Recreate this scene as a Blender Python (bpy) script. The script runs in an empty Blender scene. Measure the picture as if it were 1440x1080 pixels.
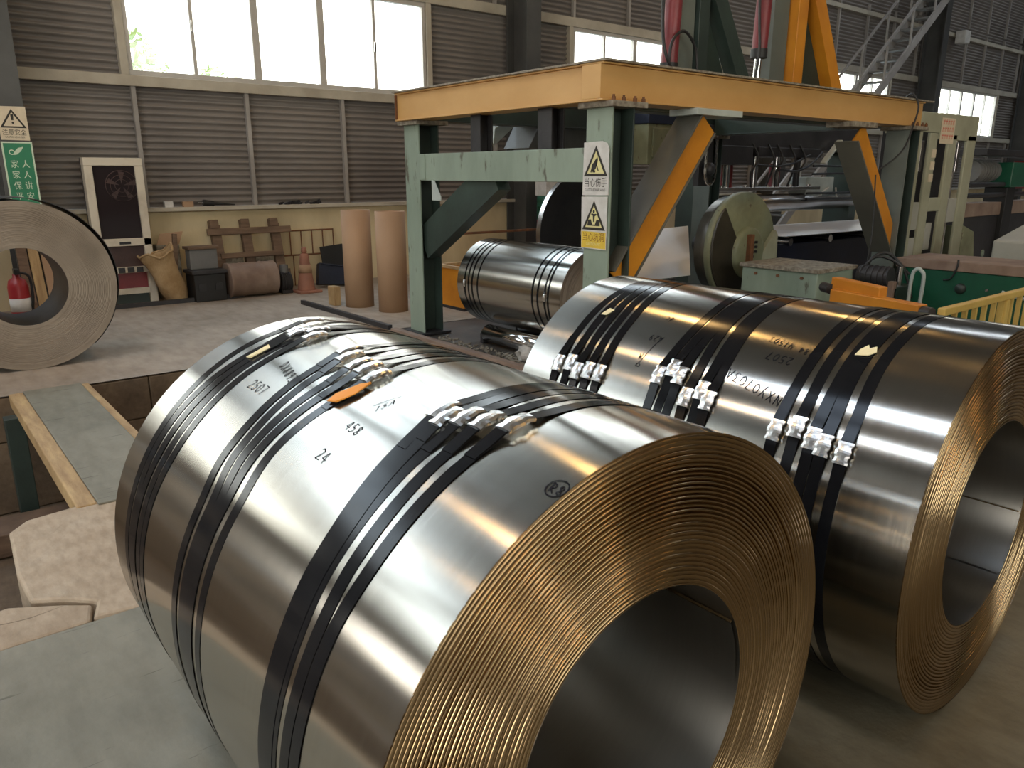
import bpy, math, random
from math import sin, cos, pi, radians
from mathutils import Vector, Matrix
random.seed(7)
SC = bpy.context.scene
COL = SC.collection
# ------------------------------------------------------------------ camera
cam_d = bpy.data.cameras.new('camera'); cam = bpy.data.objects.new('camera', cam_d); COL.objects.link(cam)
PITCH, YAW = 0.2684, 0.6786
cam.location = (0, 0, 1.35)
F = Vector((sin(YAW)*cos(PITCH), cos(YAW)*cos(PITCH), -sin(PITCH)))
Rv = Vector((cos(YAW), -sin(YAW), 0)); Uv = Rv.cross(F)
cam.matrix_world = Matrix(((Rv.x, Uv.x, -F.x, 0), (Rv.y, Uv.y, -F.y, 0), (Rv.z, Uv.z, -F.z, 1.35), (0, 0, 0, 1)))
cam_d.sensor_fit = 'HORIZONTAL'; cam_d.sensor_width = 36.0; cam_d.lens = 36.0*1069.2/1440; cam_d.clip_start = 0.05; cam_d.clip_end = 300
SC.camera = cam
# ------------------------------------------------------------------ world, light, exposure
SKY = 5.5
w = bpy.data.worlds.new('overcast_sky'); SC.world = w; w.use_nodes = True
bg = w.node_tree.nodes['Background']; bg.inputs[1].default_value = SKY
# hazy sky: warm white at the horizon, bluer towards the zenith
_n = w.node_tree; _tc = _n.nodes.new('ShaderNodeTexCoord'); _sx = _n.nodes.new('ShaderNodeSeparateXYZ'); _cr = _n.nodes.new('ShaderNodeValToRGB')
_n.links.new(_tc.outputs['Generated'], _sx.inputs[0]); _n.links.new(_sx.outputs['Z'], _cr.inputs[0]); _n.links.new(_cr.outputs[0], bg.inputs[0])
_e = _cr.color_ramp.elements; _e[0].position = 0.0; _e[0].color = (1.0, 0.955, 0.87, 1); _e[1].position = 1.0; _e[1].color = (0.62, 0.78, 1.0, 1)
_m = _e.new(0.16); _m.color = (1.0, 0.965, 0.89, 1); _m = _e.new(0.5); _m.color = (0.76, 0.87, 1.0, 1)
def portal(name, center, sx, sy, rot):
    l = bpy.data.lights.new(name, 'AREA'); l.shape = 'RECTANGLE'; l.size = sx; l.size_y = sy; l.cycles.is_portal = True
    o = bpy.data.objects.new(name, l); o.location = center; o.rotation_euler = rot; COL.objects.link(o)
vs = SC.view_settings
vs.view_transform = 'Standard'; vs.look = 'None'; vs.gamma = 1.0; vs.use_curve_mapping = False; vs.exposure = 0.55
try:
    SC.cycles.use_denoising = True
    SC.cycles.max_bounces = 8; SC.cycles.sample_clamp_indirect = 8.0; SC.cycles.caustics_reflective = False; SC.cycles.caustics_refractive = False
except Exception: pass
# hall frame: bays of 6.4 m along X, back wall at y = 9.25
BAYS = list(range(-2, 5)); BAY0, BAYW = 1.0, 6.4
WALLY = 9.25; HALL = dict(x0=-9.0, x1=33.0, y0=-13.0, z1=9.0)
WZ0, WZ1 = 2.38, 3.52          # window band
CZ0, CZ1 = 5.0, 6.7           # clerestory band
SKYL = [(-6.6, -5.4), (-2.6, -1.4), (14.6, 15.8), (24.6, 25.8)]     # roof lights (x ranges)
SKY_Y = (-3.0, 7.0)
DOOR_Y, DOOR_Z = (-5.0, 1.0), 4.4
for b in BAYS:
    x0 = BAY0 + b*BAYW + 1.26; x1 = x0 + 3.72
    portal('window_portal', ((x0+x1)/2, 9.6, (WZ0+WZ1)/2), x1-x0, WZ1-WZ0, (-pi/2, 0, 0))
CLX1 = BAY0+2*BAYW            # clerestory glazing runs over the bays up to here
portal('clerestory_portal', ((HALL['x0']+CLX1)/2, 9.6, (CZ0+CZ1)/2), CLX1-HALL['x0'], CZ1-CZ0, (-pi/2, 0, 0))
for a, b in SKYL:
    portal('roof_light_portal', ((a+b)/2, sum(SKY_Y)/2, 9.2), b-a, SKY_Y[1]-SKY_Y[0], (0, 0, 0))
FW = (-7.0, 9.0, 3.2, 6.0)     # unseen front wall glazing, added to light the gantry front: x0, x1, z0, z1
portal('added_front_glazing_portal', ((FW[0]+FW[1])/2, HALL['y0']-0.3, (FW[2]+FW[3])/2), FW[1]-FW[0], FW[3]-FW[2], (pi/2, 0, 0))
portal('gate_portal', (-9.3, sum(DOOR_Y)/2, DOOR_Z/2), DOOR_Z, DOOR_Y[1]-DOOR_Y[0], (0, -pi/2, 0))

# ------------------------------------------------------------------ materials
def principled(name):
    m = bpy.data.materials.new(name); m.use_nodes = True
    nt = m.node_tree; return m, nt, nt.nodes['Principled BSDF']
def ramp(nt, fac, stops):
    r = nt.nodes.new('ShaderNodeValToRGB'); nt.links.new(fac, r.inputs[0])
    el = r.color_ramp.elements
    while len(el) < len(stops): el.new(0.5)
    for e, (p, c) in zip(el, stops): e.position = p; e.color = (*c, 1) if len(c) == 3 else c
    return r.outputs[0]
def noise(nt, scale, detail=4, vec=None, rough=0.6, mapping=None):
    n = nt.nodes.new('ShaderNodeTexNoise'); n.inputs['Scale'].default_value = scale; n.inputs['Detail'].default_value = detail; n.inputs['Roughness'].default_value = rough
    tc = nt.nodes.new('ShaderNodeTexCoord'); src = tc.outputs['Object']
    if mapping:
        mp = nt.nodes.new('ShaderNodeMapping'); mp.inputs['Scale'].default_value = mapping; nt.links.new(src, mp.inputs[0]); src = mp.outputs[0]
    nt.links.new(src, n.inputs['Vector']); return n.outputs[0]
def paint(name, col, dark=None, scale=3.0, rough=0.5, metal=0.0, bump=0.15, bscale=None, mapping=None, lo=0.35, hi=0.7, spots=None, spot_lo=0.62, aniso=None):
    """base colour that wanders to a second colour, optional spots of a third, fine relief"""
    m, nt, p = principled(name)
    dark = dark or tuple(c*0.72 for c in col)
    c = ramp(nt, noise(nt, scale, 6, mapping=mapping), [(lo, dark), (hi, col)])
    if spots:
        mx = nt.nodes.new('ShaderNodeMix'); mx.data_type = 'RGBA'
        f = ramp(nt, noise(nt, scale*5.3, 5, mapping=mapping), [(spot_lo, (0, 0, 0)), (spot_lo+0.07, (1, 1, 1))])
        nt.links.new(f, mx.inputs[0]); nt.links.new(c, mx.inputs[6]); mx.inputs[7].default_value = (*spots, 1); c = mx.outputs[2]
    nt.links.new(c, p.inputs['Base Color']); p.inputs['Roughness'].default_value = rough; p.inputs['Metallic'].default_value = metal
    if bump:
        b = nt.nodes.new('ShaderNodeBump'); b.inputs['Strength'].default_value = bump; b.inputs['Distance'].default_value = 0.01
        nt.links.new(noise(nt, bscale or scale*12, 4, mapping=mapping), b.inputs['Height']); nt.links.new(b.outputs[0], p.inputs['Normal'])
    return m
def rolled_steel(name, col, rough, aniso, streak=0.05, mapping=(3, 160, 3)):
    """strip steel wound round local Y: fine rolling lines run round the coil"""
    m, nt, p = principled(name)
    n = noise(nt, 1.0, 3, mapping=mapping)
    nt.links.new(ramp(nt, n, [(0.3, tuple(c*(1-streak) for c in col)), (0.7, col)]), p.inputs['Base Color'])
    p.inputs['Metallic'].default_value = 1.0
    r = nt.nodes.new('ShaderNodeMapRange'); r.inputs[3].default_value = rough*0.85; r.inputs[4].default_value = rough*1.15
    nt.links.new(n, r.inputs[0]); nt.links.new(r.outputs[0], p.inputs['Roughness'])
    t = nt.nodes.new('ShaderNodeTangent'); t.direction_type = 'RADIAL'; t.axis = 'Y'
    p.inputs['Anisotropic'].default_value = aniso; p.inputs['Anisotropic Rotation'].default_value = 0.25
    nt.links.new(t.outputs[0], p.inputs['Tangent'])
    return m
def flat(name, col, rough=0.5, metal=0.0):
    m, nt, p = principled(name); p.inputs['Base Color'].default_value = (*col, 1); p.inputs['Roughness'].default_value = rough; p.inputs['Metallic'].default_value = metal; return m
def emitter(name, col, s):
    m, nt, p = principled(name); p.inputs['Emission Color'].default_value = (*col, 1); p.inputs['Emission Strength'].default_value = s; return m
def glass(name):
    m = bpy.data.materials.new(name); m.use_nodes = True; nt = m.node_tree; nt.nodes.clear()
    o = nt.nodes.new('ShaderNodeOutputMaterial'); mx = nt.nodes.new('ShaderNodeMixShader'); t = nt.nodes.new('ShaderNodeBsdfTransparent'); g = nt.nodes.new('ShaderNodeBsdfGlossy')
    g.inputs['Roughness'].default_value = 0.05; t.inputs[0].default_value = (0.93, 0.95, 0.94, 1)
    mx.inputs[0].default_value = 0.05; nt.links.new(t.outputs[0], mx.inputs[1]); nt.links.new(g.outputs[0], mx.inputs[2]); nt.links.new(mx.outputs[0], o.inputs[0]); return m
def concrete(name, a, b, c, scale, crack=0.0, rough=0.75, spec=0.35, scratch=0.0):
    m, nt, p = principled(name)
    base = ramp(nt, noise(nt, scale, 8, rough=0.65), [(0.3, a), (0.52, b), (0.75, c)])
    mx = nt.nodes.new('ShaderNodeMix'); mx.data_type = 'RGBA'; mx.blend_type = 'MULTIPLY'; mx.inputs[0].default_value = 0.6
    nt.links.new(base, mx.inputs[6]); nt.links.new(ramp(nt, noise(nt, scale*14, 6, mapping=(1, 0.35, 1)), [(0.3, (0.62, 0.6, 0.56)), (0.6, (1, 1, 1))]), mx.inputs[7])
    out = mx.outputs[2]
    if scratch:
        tc = nt.nodes.new('ShaderNodeTexCoord'); mp = nt.nodes.new('ShaderNodeMapping'); mp.inputs['Rotation'].default_value = (0, 0, 0.35); mp.inputs['Scale'].default_value = (1.6, 26, 1)
        ns = nt.nodes.new('ShaderNodeTexNoise'); ns.inputs['Scale'].default_value = scratch; ns.inputs['Detail'].default_value = 3
        nt.links.new(tc.outputs['Object'], mp.inputs[0]); nt.links.new(mp.outputs[0], ns.inputs['Vector'])
        m3 = nt.nodes.new('ShaderNodeMix'); m3.data_type = 'RGBA'; m3.blend_type = 'MULTIPLY'; m3.inputs[0].default_value = 0.75
        nt.links.new(out, m3.inputs[6]); nt.links.new(ramp(nt, ns.outputs[0], [(0.655, (1, 1, 1)), (0.70, (0.42, 0.40, 0.36))]), m3.inputs[7]); out = m3.outputs[2]
    if crack:
        v = nt.nodes.new('ShaderNodeTexVoronoi'); v.feature = 'DISTANCE_TO_EDGE'; v.inputs['Scale'].default_value = crack
        tc = nt.nodes.new('ShaderNodeTexCoord'); ad = nt.nodes.new('ShaderNodeMix'); ad.data_type = 'VECTOR'; ad.inputs[0].default_value = 0.12
        nn = nt.nodes.new('ShaderNodeTexNoise'); nn.inputs['Scale'].default_value = 3; nt.links.new(tc.outputs['Object'], nn.inputs['Vector'])
        nt.links.new(tc.outputs['Object'], ad.inputs[4]); nt.links.new(nn.outputs[1], ad.inputs[5]); nt.links.new(ad.outputs[1], v.inputs['Vector'])
        m2 = nt.nodes.new('ShaderNodeMix'); m2.data_type = 'RGBA'; m2.blend_type = 'MULTIPLY'
        # cracks only here and there
        gate = ramp(nt, noise(nt, 0.9, 2), [(0.5, (0, 0, 0)), (0.6, (1, 1, 1))])
        nt.links.new(gate, m2.inputs[0]); nt.links.new(out, m2.inputs[6]); nt.links.new(ramp(nt, v.outputs[0], [(0.0, (0.3, 0.28, 0.24)), (0.008, (1, 1, 1))]), m2.inputs[7]); out = m2.outputs[2]
    nt.links.new(out, p.inputs['Base Color']); p.inputs['Roughness'].default_value = rough; p.inputs['Specular IOR Level'].default_value = spec
    b = nt.nodes.new('ShaderNodeBump'); b.inputs['Strength'].default_value = 0.25; b.inputs['Distance'].default_value = 0.01
    nt.links.new(noise(nt, scale*20, 6), b.inputs['Height']); nt.links.new(b.outputs[0], p.inputs['Normal'])
    return m
M = {}
M['coil'] = rolled_steel('stainless_strip', (0.50, 0.472, 0.42), 0.18, 0.82)
M['coil_edge'] = rolled_steel('sheared_strip_edge', (0.42, 0.295, 0.16), 0.22, 0.0, 0.08, (5, 5, 5))
M['coil_bore'] = rolled_steel('stainless_bore', (0.36, 0.34, 0.305), 0.33, 0.6)
M['dull_edge'] = paint('dull_hot_rolled_edge', (0.31, 0.255, 0.195), (0.23, 0.185, 0.14), 4, 0.55, 0.35, 0.05)
M['black_sheet'] = paint('black_strip', (0.012, 0.012, 0.014), (0.03, 0.028, 0.026), 2, 0.35, 0.0, 0.05)
M['strap'] = paint('blued_strap', (0.006, 0.0065, 0.008), (0.011, 0.011, 0.012), 6, 0.15, 0.0, 0.0)
M['strap'].node_tree.nodes['Principled BSDF'].inputs['Specular IOR Level'].default_value = 0.2
M['seal'] = paint('zinc_seal', (0.78, 0.78, 0.76), (0.62, 0.62, 0.61), 14, 0.24, 1.0, 0)
M['ink'] = flat('marker_ink', (0.012, 0.012, 0.016), 0.8)
M['ink'].node_tree.nodes['Principled BSDF'].inputs['Specular IOR Level'].default_value = 0.1
M['tag_y'] = flat('paper_tag_cream', (0.80, 0.70, 0.42), 0.8)
M['tag_o'] = flat('paper_tag_orange', (0.75, 0.28, 0.03), 0.6)
M['floor'] = concrete('hall_concrete', (0.22, 0.185, 0.145), (0.36, 0.305, 0.245), (0.45, 0.39, 0.32), 0.8, 0)
M['floor_green'] = concrete('painted_concrete', (0.16, 0.152, 0.112), (0.228, 0.216, 0.166), (0.268, 0.25, 0.192), 0.9, 0, 0.6, 0.35, 2.2)
M['floor_dirty_shaded'] = concrete('dirty_shaded_concrete', (0.085, 0.07, 0.042), (0.15, 0.128, 0.082), (0.20, 0.175, 0.12), 1.4, 0, 0.7, 0.3)  # dirt, with the shade around the right coil darkened into the colour
M['floor_oily'] = concrete('oily_floor', (0.028, 0.026, 0.022), (0.06, 0.055, 0.047), (0.12, 0.11, 0.09), 1.6, 0, 0.45)
M['slab'] = concrete('broken_slab', (0.33, 0.25, 0.17), (0.44, 0.35, 0.25), (0.50, 0.42, 0.32), 2.5, 2.2)
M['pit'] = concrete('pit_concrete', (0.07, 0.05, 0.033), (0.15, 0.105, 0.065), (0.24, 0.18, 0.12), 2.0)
M['dado'] = paint('cream_plaster', (0.72, 0.60, 0.37), (0.50, 0.40, 0.24), 1.3, 0.8, 0, 0.1, 30, (1, 1, 0.45))
M['sheet'] = paint('grey_corrugated', (0.235, 0.212, 0.19), (0.16, 0.143, 0.13), 0.7, 0.6, 0, 0.0)
M['stud'] = paint('grey_stud', (0.36, 0.34, 0.31), (0.24, 0.22, 0.2), 2, 0.55)
M['girt'] = paint('cream_girt', (0.50, 0.46, 0.37), (0.36, 0.32, 0.25), 2, 0.6)
M['column'] = paint('dark_column', (0.085, 0.085, 0.08), (0.05, 0.05, 0.048), 1.5, 0.5)
M['winframe'] = paint('aluminium_frame', (0.55, 0.52, 0.47), (0.42, 0.40, 0.36), 3, 0.45)
M['glass'] = glass('window_glass')
M['roof'] = paint('roof_sheet', (0.20, 0.19, 0.18), (0.14, 0.13, 0.12), 0.4, 0.7, 0, 0)
M['warm_lamp'] = emitter('lamp_glow', (1.0, 0.60, 0.22), 34)
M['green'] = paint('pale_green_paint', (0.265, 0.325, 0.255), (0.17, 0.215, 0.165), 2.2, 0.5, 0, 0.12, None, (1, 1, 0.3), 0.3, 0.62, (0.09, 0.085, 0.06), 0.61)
M['green_dk'] = paint('dark_green_paint_and_shade', (0.036, 0.058, 0.046), (0.02, 0.03, 0.025), 2.0, 0.45)
M['green_worn'] = paint('worn_green_casting', (0.27, 0.29, 0.175), (0.14, 0.14, 0.08), 2.4, 0.5, 0, 0.15, None, None, 0.3, 0.7, (0.10, 0.075, 0.045), 0.63)
M['press'] = paint('press_greygreen', (0.40, 0.40, 0.29), (0.28, 0.28, 0.19), 2.0, 0.55, 0, 0.1)
M['yellow'] = paint('ochre_paint', (0.60, 0.355, 0.13), (0.52, 0.29, 0.09), 1.4, 0.45, 0, 0.08, None, (1, 1, 2))
M['orange'] = paint('orange_paint', (0.72, 0.30, 0.02), (0.5, 0.18, 0.012), 1.8, 0.45, 0, 0.08)
M['greygreen'] = paint('grey_green_paint', (0.155, 0.175, 0.15), (0.10, 0.115, 0.10), 1.6, 0.5, 0, 0.08)
M['brace_grey'] = paint('dusty_brace', (0.125, 0.122, 0.098), (0.075, 0.073, 0.06), 1.5, 0.6)
M['greasy'] = paint('greasy_casting', (0.07, 0.06, 0.04), (0.03, 0.027, 0.02), 2, 0.35, 0.2, 0.1)
M['dust'] = paint('dusty_scale', (0.36, 0.33, 0.26), (0.14, 0.11, 0.08), 22, 0.85, 0, 0.5, 60)
M['rust'] = paint('rust', (0.22, 0.085, 0.03), (0.10, 0.045, 0.02), 9, 0.8, 0, 0.3)
M['dark_metal'] = paint('dark_metal', (0.05, 0.048, 0.05), (0.025, 0.024, 0.026), 3, 0.45, 0.3)
M['strip'] = paint('dull_strip', (0.66, 0.67, 0.68), (0.58, 0.59, 0.60), 2, 0.42, 0.45, 0.02)
M['steel'] = paint('bright_steel', (0.62, 0.6, 0.57), (0.45, 0.43, 0.41), 3, 0.25, 1.0, 0.03)
M['chrome'] = flat('chrome', (0.75, 0.75, 0.74), 0.1, 1.0)
M['red'] = paint('dark_red_paint', (0.26, 0.035, 0.04), (0.15, 0.02, 0.025), 2, 0.4)
M['grey_box'] = paint('grey_plate', (0.20, 0.20, 0.19), (0.14, 0.14, 0.135), 2, 0.55)
M['pale_plate'] = paint('pale_plate', (0.50, 0.54, 0.50), (0.36, 0.40, 0.37), 3, 0.5)
M['sign_white'] = paint('sign_white', (0.66, 0.64, 0.60), (0.5, 0.48, 0.44), 9, 0.6, 0, 0.05)
M['sign_cream'] = paint('sign_cream', (0.72, 0.62, 0.45), (0.6, 0.5, 0.36), 9, 0.6, 0, 0.05)
M['sign_black'] = flat('sign_black', (0.022, 0.018, 0.012), 0.6)
M['sign_yellow'] = paint('sign_yellow', (0.74, 0.66, 0.28), (0.62, 0.56, 0.28), 12, 0.6, 0, 0)
M['sign_gold'] = paint('sign_gold', (0.72, 0.50, 0.05), (0.6, 0.42, 0.05), 8, 0.6, 0, 0)
M['sign_green'] = paint('sign_green', (0.018, 0.21, 0.095), (0.014, 0.17, 0.08), 4, 0.5, 0, 0)
M['sign_mint'] = flat('sign_mint', (0.55, 0.66, 0.50), 0.6)
M['brown_print'] = flat('brown_print', (0.20, 0.07, 0.01), 0.7)
M['red_print'] = flat('red_print', (0.62, 0.14, 0.09), 0.7)
M['wood'] = paint('old_wood', (0.21, 0.135, 0.085), (0.105, 0.065, 0.04), 3.0, 0.75, 0, 0.3, 20, (1, 1, 6))
M['wood_new'] = paint('pale_timber', (0.52, 0.36, 0.17), (0.32, 0.20, 0.09), 4.0, 0.7, 0, 0.4, 30, (6, 1, 1))
M['card'] = paint('cardboard', (0.41, 0.262, 0.155), (0.34, 0.21, 0.12), 1.5, 0.75, 0, 0.03)
M['sack'] = paint('woven_sack', (0.50, 0.35, 0.19), (0.30, 0.19, 0.085), 5, 0.85, 0, 0.5, 60)
M['cone'] = paint('dusty_cone', (0.36, 0.155, 0.095), (0.25, 0.115, 0.075), 4, 0.7)
M['blue'] = paint('navy_plastic', (0.015, 0.022, 0.05), (0.01, 0.013, 0.025), 3, 0.4)
M['cab_white'] = paint('cabinet_white', (0.60, 0.54, 0.43), (0.42, 0.36, 0.27), 4, 0.5, 0, 0.05, None, None, 0.25, 0.5)
M['dark_glass'] = flat('dark_glass', (0.02, 0.014, 0.016), 0.08)
M['fan'] = paint('dusty_grille', (0.07, 0.035, 0.03), (0.04, 0.022, 0.02), 6, 0.6)
M['green_panel'] = paint('bottle_green', (0.012, 0.115, 0.06), (0.008, 0.06, 0.034), 1.6, 0.35, 0, 0.05)
M['brown_steel'] = paint('brown_channel', (0.30, 0.22, 0.165), (0.17, 0.11, 0.08), 3, 0.7)
M['rail_yellow'] = paint('rail_yellow', (0.62, 0.44, 0.12), (0.48, 0.32, 0.08), 3, 0.5)
M['desk'] = paint('desk_grey', (0.42, 0.42, 0.37), (0.33, 0.33, 0.28), 2, 0.5)
M['rubber'] = flat('black_rubber', (0.012, 0.012, 0.012), 0.5)
M['paper'] = paint('crumpled_paper', (0.55, 0.53, 0.49), (0.30, 0.28, 0.25), 14, 0.85, 0, 0.5)
M['red_ext'] = paint('extinguisher_red', (0.42, 0.03, 0.035), (0.3, 0.02, 0.025), 3, 0.35)
M['leaf'] = paint('sunlit_leaves', (0.52, 0.60, 0.26), (0.38, 0.48, 0.18), 5, 0.7, 0, 0)
M['ground'] = paint('pale_ground', (0.45, 0.43, 0.38), None, 0.5, 0.9, 0, 0)
M['rib_green'] = paint('drum_green', (0.02, 0.12, 0.07), (0.012, 0.07, 0.04), 3, 0.45)

# ------------------------------------------------------------------ mesh helpers
class MB:
    def __init__(s): s.v = []; s.f = []; s.smooth = []
    def add(s, vs, fs, smooth=False):
        n = len(s.v); s.v += [tuple(v) for v in vs]; s.f += [tuple(i+n for i in f) for f in fs]; s.smooth += [smooth]*len(fs); return s
    def box(s, x0, x1, y0, y1, z0, z1):
        return s.add([(x0,y0,z0),(x1,y0,z0),(x1,y1,z0),(x0,y1,z0),(x0,y0,z1),(x1,y0,z1),(x1,y1,z1),(x0,y1,z1)],
                     [(0,3,2,1),(4,5,6,7),(0,1,5,4),(1,2,6,5),(2,3,7,6),(3,0,4,7)])
    def obox(s, p0, p1, up, w, h):
        """box from p0 to p1, width w across, height h along up"""
        p0, p1 = Vector(p0), Vector(p1); d = (p1-p0).normalized(); up = Vector(up); up = (up-d*up.dot(d)).normalized(); sd = d.cross(up)
        a = [p + sd*(w/2*i) + up*(h/2*j) for p in (p0, p1) for i, j in ((-1,-1),(1,-1),(1,1),(-1,1))]
        return s.add(a, [(0,3,2,1),(4,5,6,7),(0,1,5,4),(1,2,6,5),(2,3,7,6),(3,0,4,7)])
    def cyl(s, p0, p1, r0, r1=None, n=16, caps=True):
        p0, p1 = Vector(p0), Vector(p1); r1 = r0 if r1 is None else r1; d = (p1-p0).normalized()
        a = d.orthogonal().normalized(); b = d.cross(a); vs = []
        for p, r in ((p0, r0), (p1, r1)):
            vs += [p + a*(r*cos(2*pi*i/n)) + b*(r*sin(2*pi*i/n)) for i in range(n)]
        s.add(vs, [(i, (i+1) % n, n+(i+1) % n, n+i) for i in range(n)], True)
        if caps:
            s.add(vs[:n], [tuple(reversed(range(n)))]); s.add(vs[n:], [tuple(range(n))])
        return s
    def tube(s, pts, r, n=8):
        pts = [Vector(p) for p in pts]; rings = []; a = None
        for i, p in enumerate(pts):
            d = (pts[min(i+1, len(pts)-1)] - pts[max(i-1, 0)]).normalized()
            a = d.orthogonal().normalized() if a is None else (a - d*a.dot(d)).normalized()
            b = d.cross(a); rings.append([p + a*(r*cos(2*pi*k/n)) + b*(r*sin(2*pi*k/n)) for k in range(n)])
        vs = [v for q in rings for v in q]
        fs = [(i*n+k, i*n+(k+1) % n, (i+1)*n+(k+1) % n, (i+1)*n+k) for i in range(len(pts)-1) for k in range(n)]
        s.add(vs, fs, True); s.add(rings[0], [tuple(reversed(range(n)))]); s.add(rings[-1], [tuple(range(n))]); return s
    def lathe(s, prof, c, n=32, axis='Z', smooth=True):
        """profile of (r, h) round an axis through c"""
        vs = []
        for i in range(n):
            t = 2*pi*i/n
            for r, h in prof:
                if axis == 'Z': vs.append((c[0]+r*cos(t), c[1]+r*sin(t), c[2]+h))
                elif axis == 'Y': vs.append((c[0]+r*sin(t), c[1]+h, c[2]+r*cos(t)))
                else: vs.append((c[0]+h, c[1]+r*cos(t), c[2]+r*sin(t)))
        m = len(prof)
        return s.add(vs, [(i*m+j, ((i+1) % n)*m+j, ((i+1) % n)*m+j+1, i*m+j+1) for i in range(n) for j in range(m-1)], smooth)
    def prism(s, poly, fr, d0, d1):
        """2D polygon in frame fr (origin, u, v, n) from depth d0 to d1 along n"""
        o, u, v, nn = [Vector(q) for q in fr]; k = len(poly)
        a = [o + u*x + v*y + nn*d0 for x, y in poly]; b = [o + u*x + v*y + nn*d1 for x, y in poly]
        return s.add(a+b, [tuple(reversed(range(k))), tuple(range(k, 2*k))] + [(i, (i+1) % k, k+(i+1) % k, k+i) for i in range(k)])
    def build(s, name, mat, parent=None, bevel=0.0, local=False, kind=None):
        me = bpy.data.meshes.new(name)
        o = bpy.data.objects.new(name, me); vs = s.v
        if parent is None:
            xs = [v[0] for v in vs]; ys = [v[1] for v in vs]; zs = [v[2] for v in vs]
            c = ((min(xs)+max(xs))/2, (min(ys)+max(ys))/2, min(zs)); o.location = c
            vs = [(v[0]-c[0], v[1]-c[1], v[2]-c[2]) for v in vs]
        elif not local:
            r = parent
            while r.parent: r = r.parent
            c = r.location; a = -r.rotation_euler.z
            vs = [((v[0]-c[0])*cos(a)-(v[1]-c[1])*sin(a), (v[0]-c[0])*sin(a)+(v[1]-c[1])*cos(a), v[2]-c[2]) for v in vs]
        if parent is not None and parent.parent is None and parent.type == 'MESH' and not local: pass
        me.from_pydata(vs, [], s.f); me.polygons.foreach_set('use_smooth', s.smooth); me.update()
        if getattr(s, 'sharp', None): me.set_sharp_from_angle(angle=radians(s.sharp))
        me.materials.append(M[mat] if isinstance(mat, str) else mat)
        if parent is not None: o.parent = parent
        if bevel:
            b = o.modifiers.new('bevel', 'BEVEL'); b.width = bevel; b.segments = 2; b.limit_method = 'ANGLE'; b.angle_limit = radians(40)
        if kind: o['kind'] = kind
        COL.objects.link(o); return o
def tag(o, label, cat, group=None):
    o['label'] = label; o['category'] = cat
    if group: o['group'] = group
    return o
def thing(name, label, cat, loc, rz=0.0, group=None):
    o = bpy.data.objects.new(name, None); o.empty_display_size = 0.1; o.location = loc; o.rotation_euler = (0, 0, rz); COL.objects.link(o)
    return tag(o, label, cat, group)
def share(o, parent, dx=0, dy=0, dz=0, name=None):
    c = o.copy(); c.location = (o.location[0]+dx, o.location[1]+dy, o.location[2]+dz); c.parent = parent; COL.objects.link(c); return c
def text_mb(body, size, fr, depth=0.001, squeeze=1.0, d0=0.0, align='CENTER'):
    cu = bpy.data.curves.new('lettering', 'FONT'); cu.body = body; cu.size = size; cu.align_x = align; cu.resolution_u = 2; cu.extrude = 0
    ob = bpy.data.objects.new('lettering', cu); COL.objects.link(ob)
    dg = bpy.context.evaluated_depsgraph_get(); me = bpy.data.meshes.new_from_object(ob.evaluated_get(dg))
    o, u, v, n = [Vector(q) for q in fr]; mb = MB()
    mb.add([o + u*(p.co.x*squeeze) + v*p.co.y + n*(d0+depth) for p in me.vertices], [tuple(p.vertices) for p in me.polygons])
    bpy.data.objects.remove(ob); bpy.data.curves.remove(cu); bpy.data.meshes.remove(me); return mb

# ================================================================== SETTING
def struct(o): o['kind'] = 'structure'; return o
X0, X1 = HALL['x0'], HALL['x1']
PX0, PX1 = -6.0, 2.6         # pit extent
fl = MB()
def quad(mb, x0, x1, y0, y1, z=0.0): mb.add([(x0,y0,z),(x1,y0,z),(x1,y1,z),(x0,y1,z)], [(0,1,2,3)])
quad(fl, X0, 3.4, 5.6, WALLY+0.3); quad(fl, X0, PX0, 3.4, 5.6); quad(fl, PX1, 3.4, 3.4, 5.6); quad(fl, 3.4, X1, 5.95, WALLY+0.3); quad(fl, 9.8, X1, HALL['y0'], 5.95)
quad(fl, 1.9, 3.4, 2.46, 3.4)
floor = struct(fl.build('floor', 'floor'))
n2 = MB(); quad(n2, X0, 1.0, HALL['y0'], 2.46); struct(n2.build('floor', 'floor_green'))
n4 = MB(); quad(n4, 1.0, 9.8, HALL['y0'], 2.46); struct(n4.build('floor', 'floor_dirty_shaded'))
n3 = MB(); quad(n3, 3.4, 9.8, 2.46, 5.95, -0.004); struct(n3.build('floor', 'floor_oily'))
# pit walls of cast courses, pit bottom
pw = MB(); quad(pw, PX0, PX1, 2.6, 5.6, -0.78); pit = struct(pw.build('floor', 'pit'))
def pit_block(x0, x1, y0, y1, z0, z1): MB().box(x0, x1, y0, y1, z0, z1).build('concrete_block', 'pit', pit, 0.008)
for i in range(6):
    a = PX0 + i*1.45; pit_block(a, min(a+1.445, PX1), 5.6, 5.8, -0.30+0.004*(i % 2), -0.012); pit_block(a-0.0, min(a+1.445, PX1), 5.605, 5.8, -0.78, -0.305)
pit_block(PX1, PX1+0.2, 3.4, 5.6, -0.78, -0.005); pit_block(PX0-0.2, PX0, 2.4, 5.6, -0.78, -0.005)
pit_block(0.2, PX1, 3.25, 3.38, -0.78, -0.16); pit_block(PX0, 0.12, 2.46, 2.66, -0.78, -0.09)
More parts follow.
